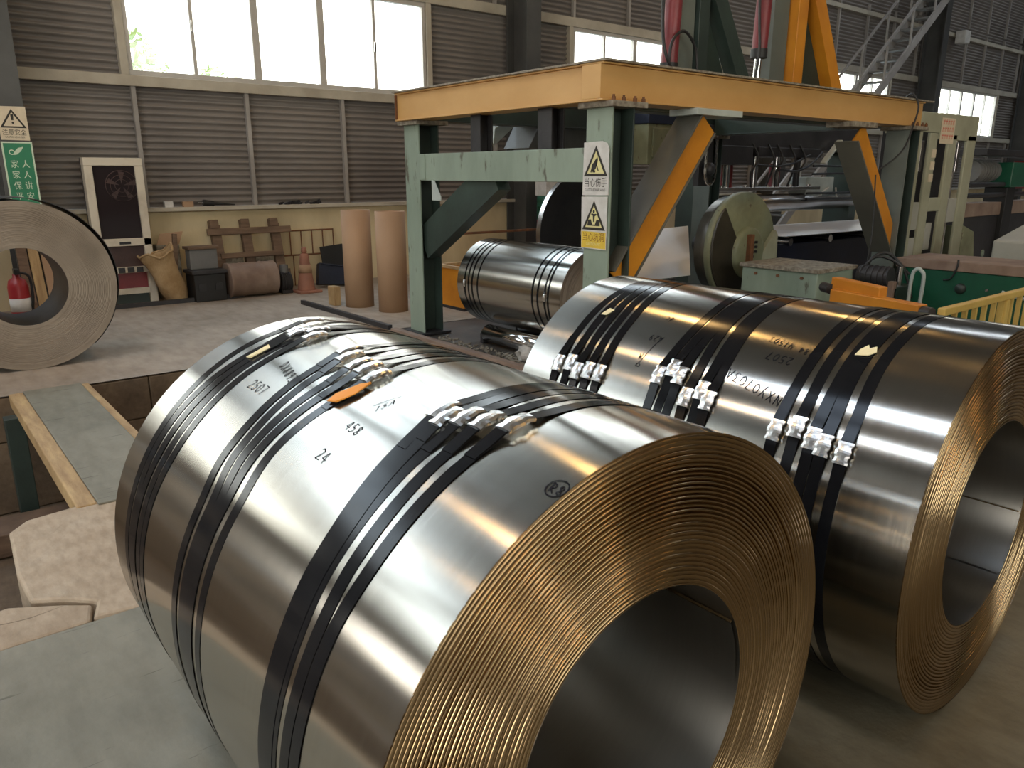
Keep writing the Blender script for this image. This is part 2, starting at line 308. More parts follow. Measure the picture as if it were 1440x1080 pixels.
# slab at the pit edge: broken corner
sl = MB(); poly = [(0.16,2.72),(0.15,2.95),(0.17,3.34),(0.24,3.43),(0.43,3.46),(0.9,3.44),(1.9,3.42),(1.9,2.46),(0.42,2.46),(0.30,2.48),(0.33,2.58),(0.25,2.66)]
sl.prism(poly, ((0,0,0),(1,0,0),(0,1,0),(0,0,1)), -0.2, 0.004)
slab = struct(sl.build('floor_slab', 'slab', None, 0.012)); 
s2 = MB(); poly = [(-4,2.46),(0.29,2.465),(0.315,2.57),(0.24,2.63),(0.10,2.72),(-0.2,2.69),(-0.5,2.73),(-4,2.70)]
s2.prism(poly, ((0,0,0),(1,0,0),(0,1,0),(0,0,1)), -0.12, 0.002); struct(s2.build('floor_slab', 'slab', None, 0.01))
# back wall
dado = MB().box(X0, X1, WALLY, WALLY+0.25, 0, 0.96)
wall = struct(dado.build('wall_back', 'dado'))
MB().box(X0, X1, WALLY-0.10, WALLY+0.05, 0.955, 1.0).build('ledge', 'girt', wall, 0.006)
def corrugated(x0, x1, z0, z1, y=WALLY+0.06, pitch=0.072, amp=0.018):
    mb = MB(); n = max(2, int((z1-z0)/pitch*6)); vs = []
    for i in range(n+1):
        z = z0+(z1-z0)*i/n; yy = y + amp*sin(2*pi*z/pitch); vs += [(x0, yy, z), (x1, yy, z)]
    mb.add(vs, [(2*i, 2*i+1, 2*i+3, 2*i+2) for i in range(n)], True); return mb
for b in BAYS:
    bx = BAY0 + b*BAYW; ex = bx+BAYW
    bx2, ex2 = max(bx, X0), min(ex, X1)
    corrugated(bx2, ex2, 1.0, 2.3).build('corrugated_sheet', 'sheet', wall)
    wx0, wx1 = bx+1.26, bx+4.98
    if wx0 > bx2: corrugated(bx2, wx0, 2.3, 3.6).build('corrugated_sheet', 'sheet', wall)
    corrugated(max(wx1, bx2), ex2, 2.3, 3.6).build('corrugated_sheet', 'sheet', wall)
    corrugated(bx2, ex2, 3.6, CZ0).build('corrugated_sheet', 'sheet', wall)
    glazed = b <= 1
    corrugated(bx2, ex2, CZ1 if glazed else CZ0, HALL['z1']).build('corrugated_sheet', 'sheet', wall)
    MB().box(bx2, ex2, WALLY-0.03, WALLY+0.06, 2.26, 2.37).build('girt', 'girt', wall, 0.005)
    MB().box(bx2, ex2, WALLY-0.02, WALLY+0.06, 3.53, 3.66).build('girt', 'girt', wall, 0.005)
    MB().box(bx2, ex2, WALLY-0.02, WALLY+0.06, 4.72, 4.81).build('girt', 'girt', wall, 0.005)
    for z in (CZ0, CZ1) if glazed else (6.2, 7.6): MB().box(bx2, ex2, WALLY-0.02, WALLY+0.08, z-0.06, z+0.06).build('girt', 'girt', wall, 0.005)
    for k in range(6):
        sx = bx + 0.06 + 1.22*k
        if sx < X0 or sx > X1: continue
        MB().box(sx-0.022, sx+0.022, WALLY-0.005, WALLY+0.05, 1.0, 2.26).build('stud', 'stud', wall)
        MB().box(sx-0.022, sx+0.022, WALLY-0.005, WALLY+0.05, 3.66, CZ0-0.06).build('stud', 'stud', wall)
        if glazed: MB().box(sx-0.03, sx+0.03, WALLY+0.0, WALLY+0.06, CZ0, CZ1).build('clerestory_mullion', 'stud', wall)
        else: MB().box(sx-0.022, sx+0.022, WALLY-0.005, WALLY+0.05, CZ0, 8.9).build('stud', 'stud', wall)
    for sx in (wx0-0.04, wx1+0.05):
        if sx > X0: MB().box(sx-0.04, sx+0.04, WALLY-0.02, WALLY+0.08, 2.37, 3.53).build('jamb_post', 'girt', wall, 0.004)
    # glazed clerestory pane
    if glazed: MB().box(bx2, ex2, WALLY+0.10, WALLY+0.105, CZ0, CZ1).build('clerestory_pane', 'glass', wall)
    if wx0 < X0: continue
    wf = MB(); fw = 0.045
    wf.box(wx0, wx1, WALLY, WALLY+0.07, WZ0-0.01, WZ0+fw); wf.box(wx0, wx1, WALLY, WALLY+0.07, WZ1-fw, WZ1+0.01)
    wf.box(wx0, wx0+fw, WALLY, WALLY+0.07, WZ0+fw, WZ1-fw); wf.box(wx1-fw, wx1, WALLY, WALLY+0.07, WZ0+fw, WZ1-fw)
    win = struct(wf.build('window_%d' % (b+3), 'winframe', None, 0.004))
    cuts = [wx0+fw]
    for off, mw in ((0.70, 0.04), (1.41, 0.085), (2.23, 0.085), (2.96, 0.04)):
        MB().box(wx0+off-mw/2, wx0+off+mw/2, WALLY+0.005, WALLY+0.065, WZ0+fw, WZ1-fw).build('mullion', 'winframe', win, 0.004)
        if mw < 0.05: MB().box(wx0+off-0.014, wx0+off+0.014, WALLY-0.012, WALLY+0.006, 2.86, 2.98).build('window_latch', 'steel', win, 0.003)
        cuts += [wx0+off-mw/2, wx0+off+mw/2]
    cuts.append(wx1-fw)
    for i in range(0, len(cuts), 2):
        MB().box(cuts[i], cuts[i+1], WALLY+0.035, WALLY+0.040, WZ0+fw, WZ1-fw).build('pane', 'glass', win)
# steel columns between the bays (H section)
for b in range(-1, 6):
    c = BAY0 + b*BAYW
    if c < X0 or c > X1: continue
    m = MB(); m.box(c-0.08, c+0.18, 8.75, 8.775, 0, 9); m.box(c-0.08, c+0.18, 9.18, 9.205, 0, 9); m.box(c+0.04, c+0.06, 8.775, 9.18, 0, 9)
    struct(m.build('wall_column', 'column'))
# other walls, roof with roof lights, gate opening on the left
lw = MB()
lw.box(X0-0.2, X0, HALL['y0'], DOOR_Y[0], 0, 9); lw.box(X0-0.2, X0, DOOR_Y[1], WALLY+0.3, 0, 9); lw.box(X0-0.2, X0, DOOR_Y[0], DOOR_Y[1], DOOR_Z, 9)
struct(lw.build('wall_left', 'sheet'))
fwm = MB(); yy0, yy1 = HALL['y0']-0.2, HALL['y0']
fwm.box(X0, X1, yy0, yy1, 0, FW[2]); fwm.box(X0, X1, yy0, yy1, FW[3], 9); fwm.box(X0, FW[0], yy0, yy1, FW[2], FW[3]); fwm.box(FW[1], X1, yy0, yy1, FW[2], FW[3])
wfr = struct(fwm.build('wall_front', 'sheet'))
for k in range(9): MB().box(FW[0]+2*k-0.04, FW[0]+2*k+0.04, yy0+0.05, yy1-0.05, FW[2], FW[3]).build('mullion', 'winframe', wfr)
for k in range(8): MB().box(FW[0]+2*k+0.04, FW[0]+2*k+1.96, yy0+0.1, yy0+0.105, FW[2], FW[3]).build('pane', 'glass', wfr)
struct(MB().box(X1, X1+0.2, HALL['y0'], WALLY+0.3, 0, 9).build('wall_right', 'sheet'))
rf = MB(); xs = [X0] + [v for ab in SKYL for v in ab] + [X1]
for i in range(0, len(xs), 2): rf.box(xs[i], xs[i+1], SKY_Y[0], SKY_Y[1], 9.0, 9.15)
rf.box(X0, X1, HALL['y0'], SKY_Y[0], 9.0, 9.15); rf.box(X0, X1, SKY_Y[1], WALLY+0.3, 9.0, 9.15)
struct(rf.build('ceiling', 'roof'))
for k, y in enumerate((-8, -3.5, 1.0, 5.5)):
    struct(MB().box(X0, X1, y-0.08, y+0.08, 8.55, 8.98).build('roof_beam', 'column'))
# ground outdoors and shrubs past the glass
g = MB(); quad(g, -60, 90, 9.56, 70, -0.3); struct(g.build('ground_outside', 'ground'))
struct(MB().box(X0-0.3, X1+0.3, HALL['y0']-0.3, 9.55, -1.1, -0.80).build('foundation_light_block', 'pit'))  # slabs below the floor, added to block sky light through the gaps
for q in (X0-0.3, X1+0.2): struct(MB().box(q, q+0.1, HALL['y0'], 9.55, -0.8, -0.006).build('foundation_light_block', 'pit'))
struct(MB().box(X0, X1, 9.50, 9.55, -0.8, 0.9).build('foundation_light_block', 'pit'))
def shrub(x, y, z, r, label, seed):
    rnd = random.Random(seed); mb = MB()
    for i in range(420):
        a, e, q = rnd.uniform(0, 2*pi), rnd.uniform(-1, 1), rnd.random()**0.4*r
        c = Vector((x+q*cos(a)*math.sqrt(1-e*e), y+q*sin(a)*math.sqrt(1-e*e), z+q*e*1.1)); u = Vector((rnd.gauss(0,1), rnd.gauss(0,1), rnd.gauss(0,1))).normalized()
        v = u.orthogonal().normalized(); s = rnd.uniform(0.05, 0.11); mb.add([c-u*s, c+v*s*0.5, c+u*s, c-v*s*0.5], [(0,1,2,3)])
    t = thing('shrub', label, 'shrub', (x, y, -0.3))
    o = mb.build('foliage', 'leaf', t); o['kind'] = 'stuff'
    MB().cyl((x,y,-0.3), (x,y,z), 0.05, 0.03, 8).build('stem', 'wood', t)
shrub(2.75, 11.6, 2.55, 0.62, 'pale sunlit bush outside, behind the lower left pane of the wide window', 1)
shrub(4.2, 12.2, 2.35, 0.5, 'small pale bush outside, behind the middle panes of the wide window', 2)
# unseen warm lamps added under the roof for golden bands on the coils
k = 0
for ix, lx in enumerate((-4.2, -1.1, 4.0, 10.5)):
    for iy, ly in enumerate((-9.5, -4.5, 0.8, 6.0)):
        t = thing('added_bay_lamp', 'added unseen warm lamp with a dished reflector hanging under the hall roof', 'lamp', (lx, ly, 7.2), 0, 'added warm lamps')
        MB().lathe([(0.05,0.45),(0.12,0.35),(0.30,0.02),(0.31,0.0),(0.29,0.0),(0.11,0.33)], (0,0,0), 20).build('reflector', 'grey_box', t, local=True)
        MB().lathe([(0.0,0.02),(0.20,0.025),(0.27,0.035),(0.20,0.12),(0.0,0.14)], (0,0,0), 20).build('lens', 'warm_lamp', t, local=True)
        MB().cyl((0,0,0.45), (0,0,1.8), 0.012, None, 6).build('hanger', 'dark_metal', t, local=True)
# ================================================================== COILS
def interp(keys, x):
    if x <= keys[0][0]: return keys[0][1]
    for (a, p), (b, q) in zip(keys, keys[1:]):
        if x <= b:
            t = (x-a)/(b-a); t = t*t*(3-2*t); return p+(q-p)*t
    return keys[-1][1]
def wound_face(R, rh, y, sgn, N, n, seed, deep=0.006, jit=0.0035):
    """spiral edge of the wound strip: every turn has its own lip and the joint to the next is recessed"""
    rnd = random.Random(seed); pitch = (R-rh)/N
    top = [rnd.uniform(-1, 1)*jit for _ in range(N+3)]; dep = []
    d = 0.5
    for k in range(N+3):
        d = min(1.0, max(0.35, d + rnd.uniform(-0.2, 0.22))); dep.append(deep*d)
    for k in range(int(N*0.5), int(N*0.85)): dep[k] *= 1.9 if k % 3 else 1.3
    for k in range(4): top[N-k] *= 0.3; dep[N-k] *= 0.4
    prof = [(0.0, 1.0), (0.07, 0.62), (0.18, 0.26), (0.34, 0.06), (0.52, 0.0), (0.70, 0.06), (0.84, 0.26), (0.94, 0.62)]
    m = len(prof); mb = MB(); vs = []
    for i in range(n+1):
        f = i/n; th = 2*pi*f + pi
        for k in range(-1, N+1):
            for o, q in prof:
                r = min(R, max(rh, rh + pitch*(k+f+o))); s = min(max(k+f+o, 0), N); a = int(s); fr = s-a
                tp = top[a]*(1-fr)+top[a+1]*fr; dp = dep[a]*(1-fr)+dep[a+1]*fr
                vs.append((r*sin(-th), y + sgn*(tp - q*dp), R + r*cos(th)))
    W = (N+1+1)*m - 0; W = (N+2)*m
    for i in range(n):
        for j in range(W-1):
            a, b, c, d_ = i*W+j, (i+1)*W+j, (i+1)*W+j+1, i*W+j+1
            mb.f.append((a, b, c, d_) if sgn > 0 else (a, d_, c, b)); mb.smooth.append(True)
    mb.v = vs; return mb
def shell(R, y0, y1, zc, n=160, m=6, inward=False, t0=0.0, t1=2*pi, flip=1):
    mb = MB(); vs = []
    full = abs(t1-t0-2*pi) < 1e-6; nn = n if full else n+1
    for i in range(nn):
        t = t0+(t1-t0)*i/n
        for j in range(m+1): vs.append((-R*sin(t), y0+(y1-y0)*j/m, zc+R*cos(t)))
    for i in range(n):
        a = i*(m+1); b = ((i+1) % nn)*(m+1)
        for j in range(m):
            f = (a+j, b+j, b+j+1, a+j+1); mb.f.append(f[::-1] if not inward else f); mb.smooth.append(True)
    mb.v = vs; return mb
def ribbon(R, zc, keys, w, th, t0, t1, n, lift=None, closed=False):
    """flat band round the coil; keys give its axial place by angle (degrees), lift raises it"""
    mb = MB(); vs = []
    for i in range(n+1):
        d = t0+(t1-t0)*i/n; t = radians(d); y = interp(keys, ((d+180) % 360)-180); r = R + (lift(d) if lift else 0)
        for rr, yy in ((r, y-w/2), (r+th, y-w/2), (r+th, y+w/2), (r, y+w/2)): vs.append((-rr*sin(t), yy, zc+rr*cos(t)))
    mb.v = vs; mb.sharp = 40
    for i in range(n):
        for j in range(4):
            a, b = i*4+j, i*4+(j+1) % 4; mb.f.append((a, a+4, b+4, b)[::-1]); mb.smooth.append(True)
    mb.f += [(0, 1, 2, 3)[::-1], tuple(n*4+q for q in (0, 1, 2, 3))]; mb.smooth += [False, False]
    return mb
def add_strap(root, R, keys, seal_deg, idx, w=0.0265, tail=12, zc=None, seal=True):
    zc = R if zc is None else zc
    rnd = random.Random(int(seal_deg*100)+idx); base = 0.0002 + 0.0004*(idx % 3)
    def lift(d):
        q = abs(((d-seal_deg+180) % 360)-180); return base + 0.010*math.exp(-(q/5.5)**2)
    st = ribbon(R, zc, keys, w, 0.0007, -180, 180, 180, lift).build('strap', 'strap', root, local=True)
    if not seal: return
    # free end of the strap lying on itself past the seal
    off = rnd.uniform(-0.0015, 0.0015)
    k2 = [(a, y+off) for a, y in keys]
    ribbon(R, zc, k2, w, 0.0007, seal_deg-3, seal_deg+tail*rnd.uniform(0.5, 1.1), 24, lambda d: lift(d)+0.0014).build('strap_end', 'strap', st, local=True)
    # crimped seal: sleeve round both layers with notched edges
    ys = interp(keys, seal_deg); mb = MB(); n = 10; half = math.degrees(0.026/R); hw = w/2+0.003
    vs = []
    for i in range(n+1):
        d = seal_deg-half+2*half*i/n; t = radians(d); wv = hw - (0.003 if i in (2, 3, 7, 8) else 0); b = 0.0
        r0, r1 = R+lift(d)-0.003, R+lift(d)+0.0048+b
        for rr, yy in ((r0, ys-wv), (r1-0.002, ys-wv-0.001), (r1, ys-wv+0.006), (r1+0.0006, ys), (r1, ys+wv-0.006), (r1-0.002, ys+wv+0.001), (r0, ys+wv)):
            vs.append((-rr*sin(t), yy, zc+rr*cos(t)))
    fs = [(i*7+j, i*7+(j+1) % 7, (i+1)*7+(j+1) % 7, (i+1)*7+j) for i in range(n) for j in range(7)] + [tuple(range(6, -1, -1)), tuple(n*7+q for q in range(7))]
    mb.add(vs, fs).build('seal', 'seal', st, local=True)
GLYPH = {'0': [[(.5,1),(.15,.75),(.1,.3),(.4,0),(.75,.2),(.8,.7),(.5,1)]], '1': [[(.3,.8),(.5,1),(.5,0)]], '2': [[(.1,.8),(.4,1),(.75,.8),(.6,.5),(.1,0),(.85,.05)]],
 '3': [[(.1,.95),(.7,1),(.4,.6),(.75,.35),(.5,0),(.1,.1)]], '4': [[(.6,0),(.6,1),(.1,.35),(.85,.35)]], '5': [[(.75,1),(.25,1),(.2,.55),(.6,.6),(.75,.25),(.4,0),(.1,.1)]],
 '7': [[(.1,1),(.8,1),(.4,0)]], '8': [[(.5,.5),(.2,.8),(.5,1),(.75,.8),(.5,.5),(.15,.2),(.5,0),(.8,.2),(.5,.5)]], '9': [[(.75,.6),(.4,.5),(.2,.8),(.5,1),(.75,.8),(.7,.3),(.5,0)]],
 'A': [[(.05,0),(.45,1),(.85,0)],[(.2,.4),(.7,.4)]], 'X': [[(.05,1),(.85,0)],[(.85,1),(.1,0)]], 'Y': [[(.1,1),(.45,.5)],[(.85,1),(.3,-.2)]], 'N': [[(.1,0),(.15,1),(.7,0),(.8,1)]],
 'P': [[(.2,0),(.2,1),(.7,.9),(.7,.55),(.2,.45)]], 'R': [[(.2,0),(.2,1),(.7,.9),(.65,.55),(.2,.45),(.8,0)]], 'D': [[(.2,0),(.2,1),(.7,.85),(.75,.3),(.2,0)]], 'O': [[(.5,1),(.1,.6),(.3,.05),(.75,.3),(.7,.85),(.5,1)]],
 '/': [[(.1,-.1),(.8,1.1)]], 'M': [[(.05,0),(.2,1),(.45,.4),(.7,1),(.85,0)]], 'c': [[(.75,.55),(.4,.6),(.15,.3),(.4,0),(.75,.1)]], 'd': [[(.7,1),(.7,0)],[(.7,.4),(.4,.55),(.15,.25),(.4,0),(.7,.2)]], ' ': []}
def handwriting(root, R, text, th, y, run, up, size, wd=0.0019, strokes=None):
    """marker strokes on the coil: start at angle th / axial y; run, up = (axial, arc) unit directions"""
    mb = MB(); zc = R; rr = R+0.0008
    def put(px, py):
        yy = y + px*run[0] + py*up[0]; arc = px*run[1] + py*up[1]; t = radians(th) + arc/R
        return t, yy
    lines = strokes or []
    if text:
        x = 0
        for ch in text:
            for ln in GLYPH[ch]: lines = lines + [[((x+a*0.8)*size, b*size*1.15) for a, b in ln]]
            x += 0.92
    for ln in lines:
        fine = []
        for (a, b), (c, d) in zip(ln, ln[1:]):
            for q in range(3): fine.append((a+(c-a)*q/3, b+(d-b)*q/3))
        fine.append(ln[-1])
        for p, q in zip(fine, fine[1:]):
            dx, dy = q[0]-p[0], q[1]-p[1]; l = math.hypot(dx, dy) or 1; nx, ny = -dy/l*wd/2, dx/l*wd/2; vs = []
            for (a, b) in ((p[0]-nx, p[1]-ny), (q[0]-nx, q[1]-ny), (q[0]+nx, q[1]+ny), (p[0]+nx, p[1]+ny)):
                t, yy = put(a, b); vs.append((-rr*sin(t), yy, zc+rr*cos(t)))
            mb.add(vs, [(0, 1, 2, 3)])
    return mb.build('marker_writing', 'ink', root, local=True)
def patch(root, R, name, mat, pts, lift=0.004):
    """paper tag lying on the coil, pts = (deg, axial)"""
    vs = [(-(R+lift+0.002*(i % 2))*sin(radians(a)), y, R+(R+lift+0.002*(i % 2))*cos(radians(a))) for i, (a, y) in enumerate(pts)]
    vi = [(-(R+lift-0.0015)*sin(radians(a)), y, R+(R+lift-0.0015)*cos(radians(a))) for a, y in pts]; k = len(pts)
    MB().add(vs+vi, [tuple(range(k)), tuple(reversed(range(k, 2*k)))] + [(i, (i+1) % k, k+(i+1) % k, k+i) for i in range(k)]).build(name, mat, root, local=True)
def coil(label, loc, yaw, R, rh, L, N, n, seed, mat='coil', edge='coil_edge', bore='coil_bore', deep=0.006, jit=0.0035, zc0=0.0):
    t = thing('steel_coil', label, 'steel coil', (loc[0], loc[1], zc0), yaw)
    shell(R, 0, L, R).build('outer_wrap', mat, t, local=True)
    shell(rh, 0, L, R, 96, 2, True).build('bore', bore, t, local=True)
    wound_face(R, rh, 0, -1, N, n, seed, deep, jit).build('wound_edge', edge, t, local=True)
    wound_face(R, rh, L, 1, max(10, N//3), 64, seed+1, deep, jit).build('wound_edge', edge, t, local=True)
    return t
RA, RB = 0.4959, 0.5007
cA = coil('nearest shiny stainless coil, in the foreground, with handwriting and black straps on top', (0.7935, 0.6543), 0.0, RA, 0.252, 1.214, 34, 300, 3, deep=0.0052, jit=0.0014)
stA = [[[(1,1.118),(55,1.10),(75,1.096)],1.0],[[(8,1.046),(54,1.07),(73,1.06)],8.6],[[(9,1.019),(53,1.031),(72,1.036)],9.6],[[(5,1.002),(52,.994),(71,1.0)],5.3],[[(8,.96),(51,.958),(70,.969)],8.4],
 [[(10,.779),(46,.757),(60,.735)],9.0],[[(11,.742),(45,.721),(58,.694)],11.2],[[(12,.68),(44,.689),(57,.667)],12.6],[[(12,.638),(43,.655),(56,.642)],12.7],[[(14,.586),(41,.612),(54,.597)],14.2],
 [[(15,.336),(51,.304),(65,.30)],15.8],[[(16,.308),(50,.281),(64,.275)],17.2],[[(15,.278),(50,.268),(64,.262)],15.1],[[(14,.238),(47,.225),(60,.221)],14.1],[[(12,.19),(45,.185),(59,.191)],12.0]]
for i, (k, s) in enumerate(stA): add_strap(cA, RA, k, s, i)
handwriting(cA, RA, '2507', 31.5, 0.900, (-1, 0.02), (0.0, -1), 0.022)
handwriting(cA, RA, 'DX8893', 22.5, 0.890, (-1, 0.25), (0.0, -1), 0.020)
handwriting(cA, RA, '15A', 23.0, 0.475, (-0.35, -0.9), (0.5, -0.8), 0.016)
handwriting(cA, RA, None, 23.4, 0.484, (-0.35, -0.9), (0.5, -0.8), 1, strokes=[[(0,0.022),(0.058,0.016)]])
handwriting(cA, RA, '458', 29.0, 0.494, (-1, 0.05), (0, -1), 0.018)
handwriting(cA, RA, '24', 37.0, 0.488, (-1, 0.1), (0, -1), 0.020)
handwriting(cA, RA, 'R8', 22.0, 0.028, (-1, 0.0), (0.2, -1), 0.015)
handwriting(cA, RA, None, 21.3, 0.018, (-1, 0), (0, -1), 1, strokes=[[(0.017*cos(q*pi/8)-0.0, 0.016*sin(q*pi/8)+0.004) for q in range(17)]])
patch(cA, RA, 'paper_tag', 'tag_o', [(25.6,.602),(25.0,.575),(21.0,.560),(16.6,.566),(16.8,.585),(20.0,.588),(23.0,.606)], 0.008)
patch(cA, RA, 'paper_tag', 'tag_y', [(24.5,1.035),(24.2,1.015),(18.5,1.012),(18.0,1.03)], 0.005)
# inner tail of the strip, standing proud inside the bore
def tail(root, R, rh, t0, t1, L):
    shell(rh-0.006, 0.004, L-0.01, R, 40, 2, True, radians(t0), radians(t1)).build('inner_tail', 'coil_bore', root, local=True)
    a = radians(t1); MB().obox((-(rh-0.004)*sin(a), 0.004, R+(rh-0.004)*cos(a)), (-(rh-0.004)*sin(a), L-0.01, R+(rh-0.004)*cos(a)), (-sin(a), 0, cos(a)), 0.003, 0.005).build('tail_end', 'coil_edge', root, local=True)
tail(cA, RA, 0.252, -95, -62, 1.214)
cB = coil('shiny stainless coil behind the nearest one, zinc strap seals on its flank', (2.0376, 0.6125), 0.0294, RB, 0.2685, 1.273, 27, 260, 11, deep=0.006, jit=0.0016)
stB = [[[(5,1.118),(57,1.126)],56.9],[[(3,1.09),(41,1.079),(56,1.078)],55.7],[[(1,1.06),(40,1.039),(58,1.038)],58.1],[[(0,1.03),(39,1.0),(57,.996)],56.9],[[(1,.992),(38,.96),(57,.951)],56.9],
 [[(0,.735),(23,.728),(52,.745)],52.5],[[(22,.693),(49,.709)],49.2],[[(21,.671),(51,.678)],51.1],[[(21,.647),(57,.632)],57.4],[[(19,.605),(54,.593)],54.1],[[(18,.581),(56,.564)],56.7],
 [[(35,.357),(60,.357)],59.9],[[(33,.313),(57,.307)],57.5],[[(32,.268),(60,.263)],59.5],[[(31,.243),(60,.232)],60.5],[[(30,.198),(61,.183)],61.1]]
for i, (k, s) in enumerate(stB): add_strap(cB, RB, k, s, i, 0.0285, -14)
handwriting(cB, RB, 'NXY0703A', 50.0, 0.375, (1, -0.28), (0.12, 1), 0.0245, 0.002)
handwriting(cB, RB, '2507', 36.6, 0.402, (1, -0.1), (0.1, 1), 0.021, 0.002)
handwriting(cB, RB, 'P84 N1503', 32.6, 0.362, (1, -0.2), (0.1, 1), 0.017, 0.0018)
handwriting(cB, RB, 'dc', 28.6, 0.822, (1, -0.05), (0.1, 1), 0.018)
handwriting(cB, RB, 'A29', 38.2, 0.805, (1, -0.05), (0.1, 1), 0.018)
handwriting(cB, RB, None, 50.5, 0.836, (0, 1), (1, 0), 1, strokes=[[(-0.003,0.006),(0.004,0.006),(0.005,-0.006),(-0.003,-0.006),(-0.006,0),(-0.003,0.006)],[(-0.006,0),(-0.105,-0.025)]])
handwriting(cB, RB, 'M', 46.0, 0.836, (1, 0), (0, 1), 0.016)
patch(cB, RB, 'paper_tag', 'tag_y', [(33.5,1.085),(33.5,1.062),(30.2,1.050),(30.0,1.070)], 0.005)
patch(cB, RB, 'paper_tag', 'tag_y', [(31.5,.268),(31.0,.238),(29.0,.225),(27.0,.232),(28.0,.246),(26.8,.252),(29.0,.265)], 0.005)
tail(cB, RB, 0.2685, -140, -100, 1.273)
# small strapped coil on rollers inside the gantry
cC = coil('smaller strapped steel coil lying on rollers under the green gantry', (3.97, 3.95), 0.0, 0.351, 0.15, 1.265, 26, 96, 21, 'coil', 'dull_edge', 'coil_bore', 0.004, 0.002, 0.13)
for i, y in enumerate((1.16, 1.105, 1.05, 0.985, 0.30, 0.235, 0.165, 0.125)): add_strap(cC, 0.351, [(0, y), (60, y+0.004*(i % 3))], 88 if i in (0, 6) else -120, i, 0.018, 18)
# big dull coil on the left
cD = coil('big dull brown coil on the left floor with its end face showing', (0.678, 6.283), 0.0, 0.591, 0.271, 0.62, 40, 160, 31, 'black_sheet', 'dull_edge', 'dark_metal', 0.0015, 0.0008)
mb = ribbon(0.596, 0.591, [(0, 0.31)], 0.60, 0.004, -140, 30, 60, lambda d: 0.020*max(0.0, sin(radians(max(0, min(180, (d+110)*1.3)))))); mb.build('loose_outer_wrap', 'black_sheet', cD, local=True)
for q in range(4):  # row added out of view to darken the nearest coil's flank reflection
    cs = coil('unseen dull brown coil added for reflections, %s left of the big dull coil in the row' % ('first', 'second', 'third', 'fourth')[q], (0.678-1.42*(q+1), 6.30+0.04*(q % 2)), 0.0, 0.59, 0.27, 0.9, 12, 64, 61+q, 'black_sheet', 'dull_edge', 'dark_metal', 0.0015, 0.0008)
    cs['group'] = 'stored dull coils'
# black coil standing behind the gantry
cD['group'] = 'stored dull coils'
cE = coil('narrow black coil with a thin pale rim behind the front green post', (6.42, 6.6), 0.0, 0.69, 0.06, 0.07, 8, 72, 41, 'steel', 'black_sheet', 'black_sheet', 0.001, 0.0005)
# cradle rollers and rags under the small coil
def roller(x, y0, y1, z, r, label):
    t = thing('cradle_roller', label, 'roller', (x, (y0+y1)/2, 0))
    MB().lathe([(0,y0),(r*0.5,y0),(r*0.5,y0+0.05),(r,y0+0.055),(r,y1-0.055),(r*0.5,y1-0.05),(r*0.5,y1),(0,y1)], (x,0,z), 20, 'Y').build('roller_barrel', 'chrome', t)
    for yy in (y0+0.02, y1-0.02): MB().box(x-0.05, x+0.05, yy-0.02, yy+0.02, 0, z).build('bearing_block', 'dark_metal', t, 0.004)
roller(3.74, 4.05, 5.0, 0.085, 0.075, 'chrome cradle roller under the left flank of the small coil')
roller(4.20, 4.0, 5.1, 0.085, 0.075, 'chrome cradle roller under the right flank of the small coil')
rnd = random.Random(5)
def rag(x, y, r, label):
    mb = MB(); vs = []; n, m = 14, 8
    for j in range(m+1):
        for i in range(n):
            a, e = 2*pi*i/n, -pi/2+pi*j/m; q = r*(1+rnd.uniform(-0.25, 0.25)); vs.append((x+1.0*q*cos(e)*cos(a), y+1.5*q*cos(e)*sin(a), max(0.0, r*0.75+0.8*q*sin(e))))
    mb.add(vs, [(j*n+i, j*n+(i+1) % n, (j+1)*n+(i+1) % n, (j+1)*n+i) for j in range(m) for i in range(n)]); return tag(mb.build('rag_bundle', 'paper', None), label, 'rags')
rag(3.575, 4.22, 0.08, 'crumpled grey rag bundle beside the chrome roller')
rag(3.85, 3.72, 0.06, 'small crumpled rag on the oily floor')
deb = MB()
for i in range(260):
    x, y = rnd.uniform(3.44, 3.62), rnd.uniform(3.75, 5.4); s = rnd.uniform(0.005, 0.018); a = rnd.uniform(0, pi)
    deb.obox((x, y, -0.004+s*0.3), (x+s*2*cos(a), y+s*2*sin(a), s*0.3), (0,0,1), s, s*0.6)
o = tag(deb.build('floor_debris', 'dust', None), 'scattered grit and chips on the oily floor by the small coil', 'debris'); o['kind'] = 'stuff'
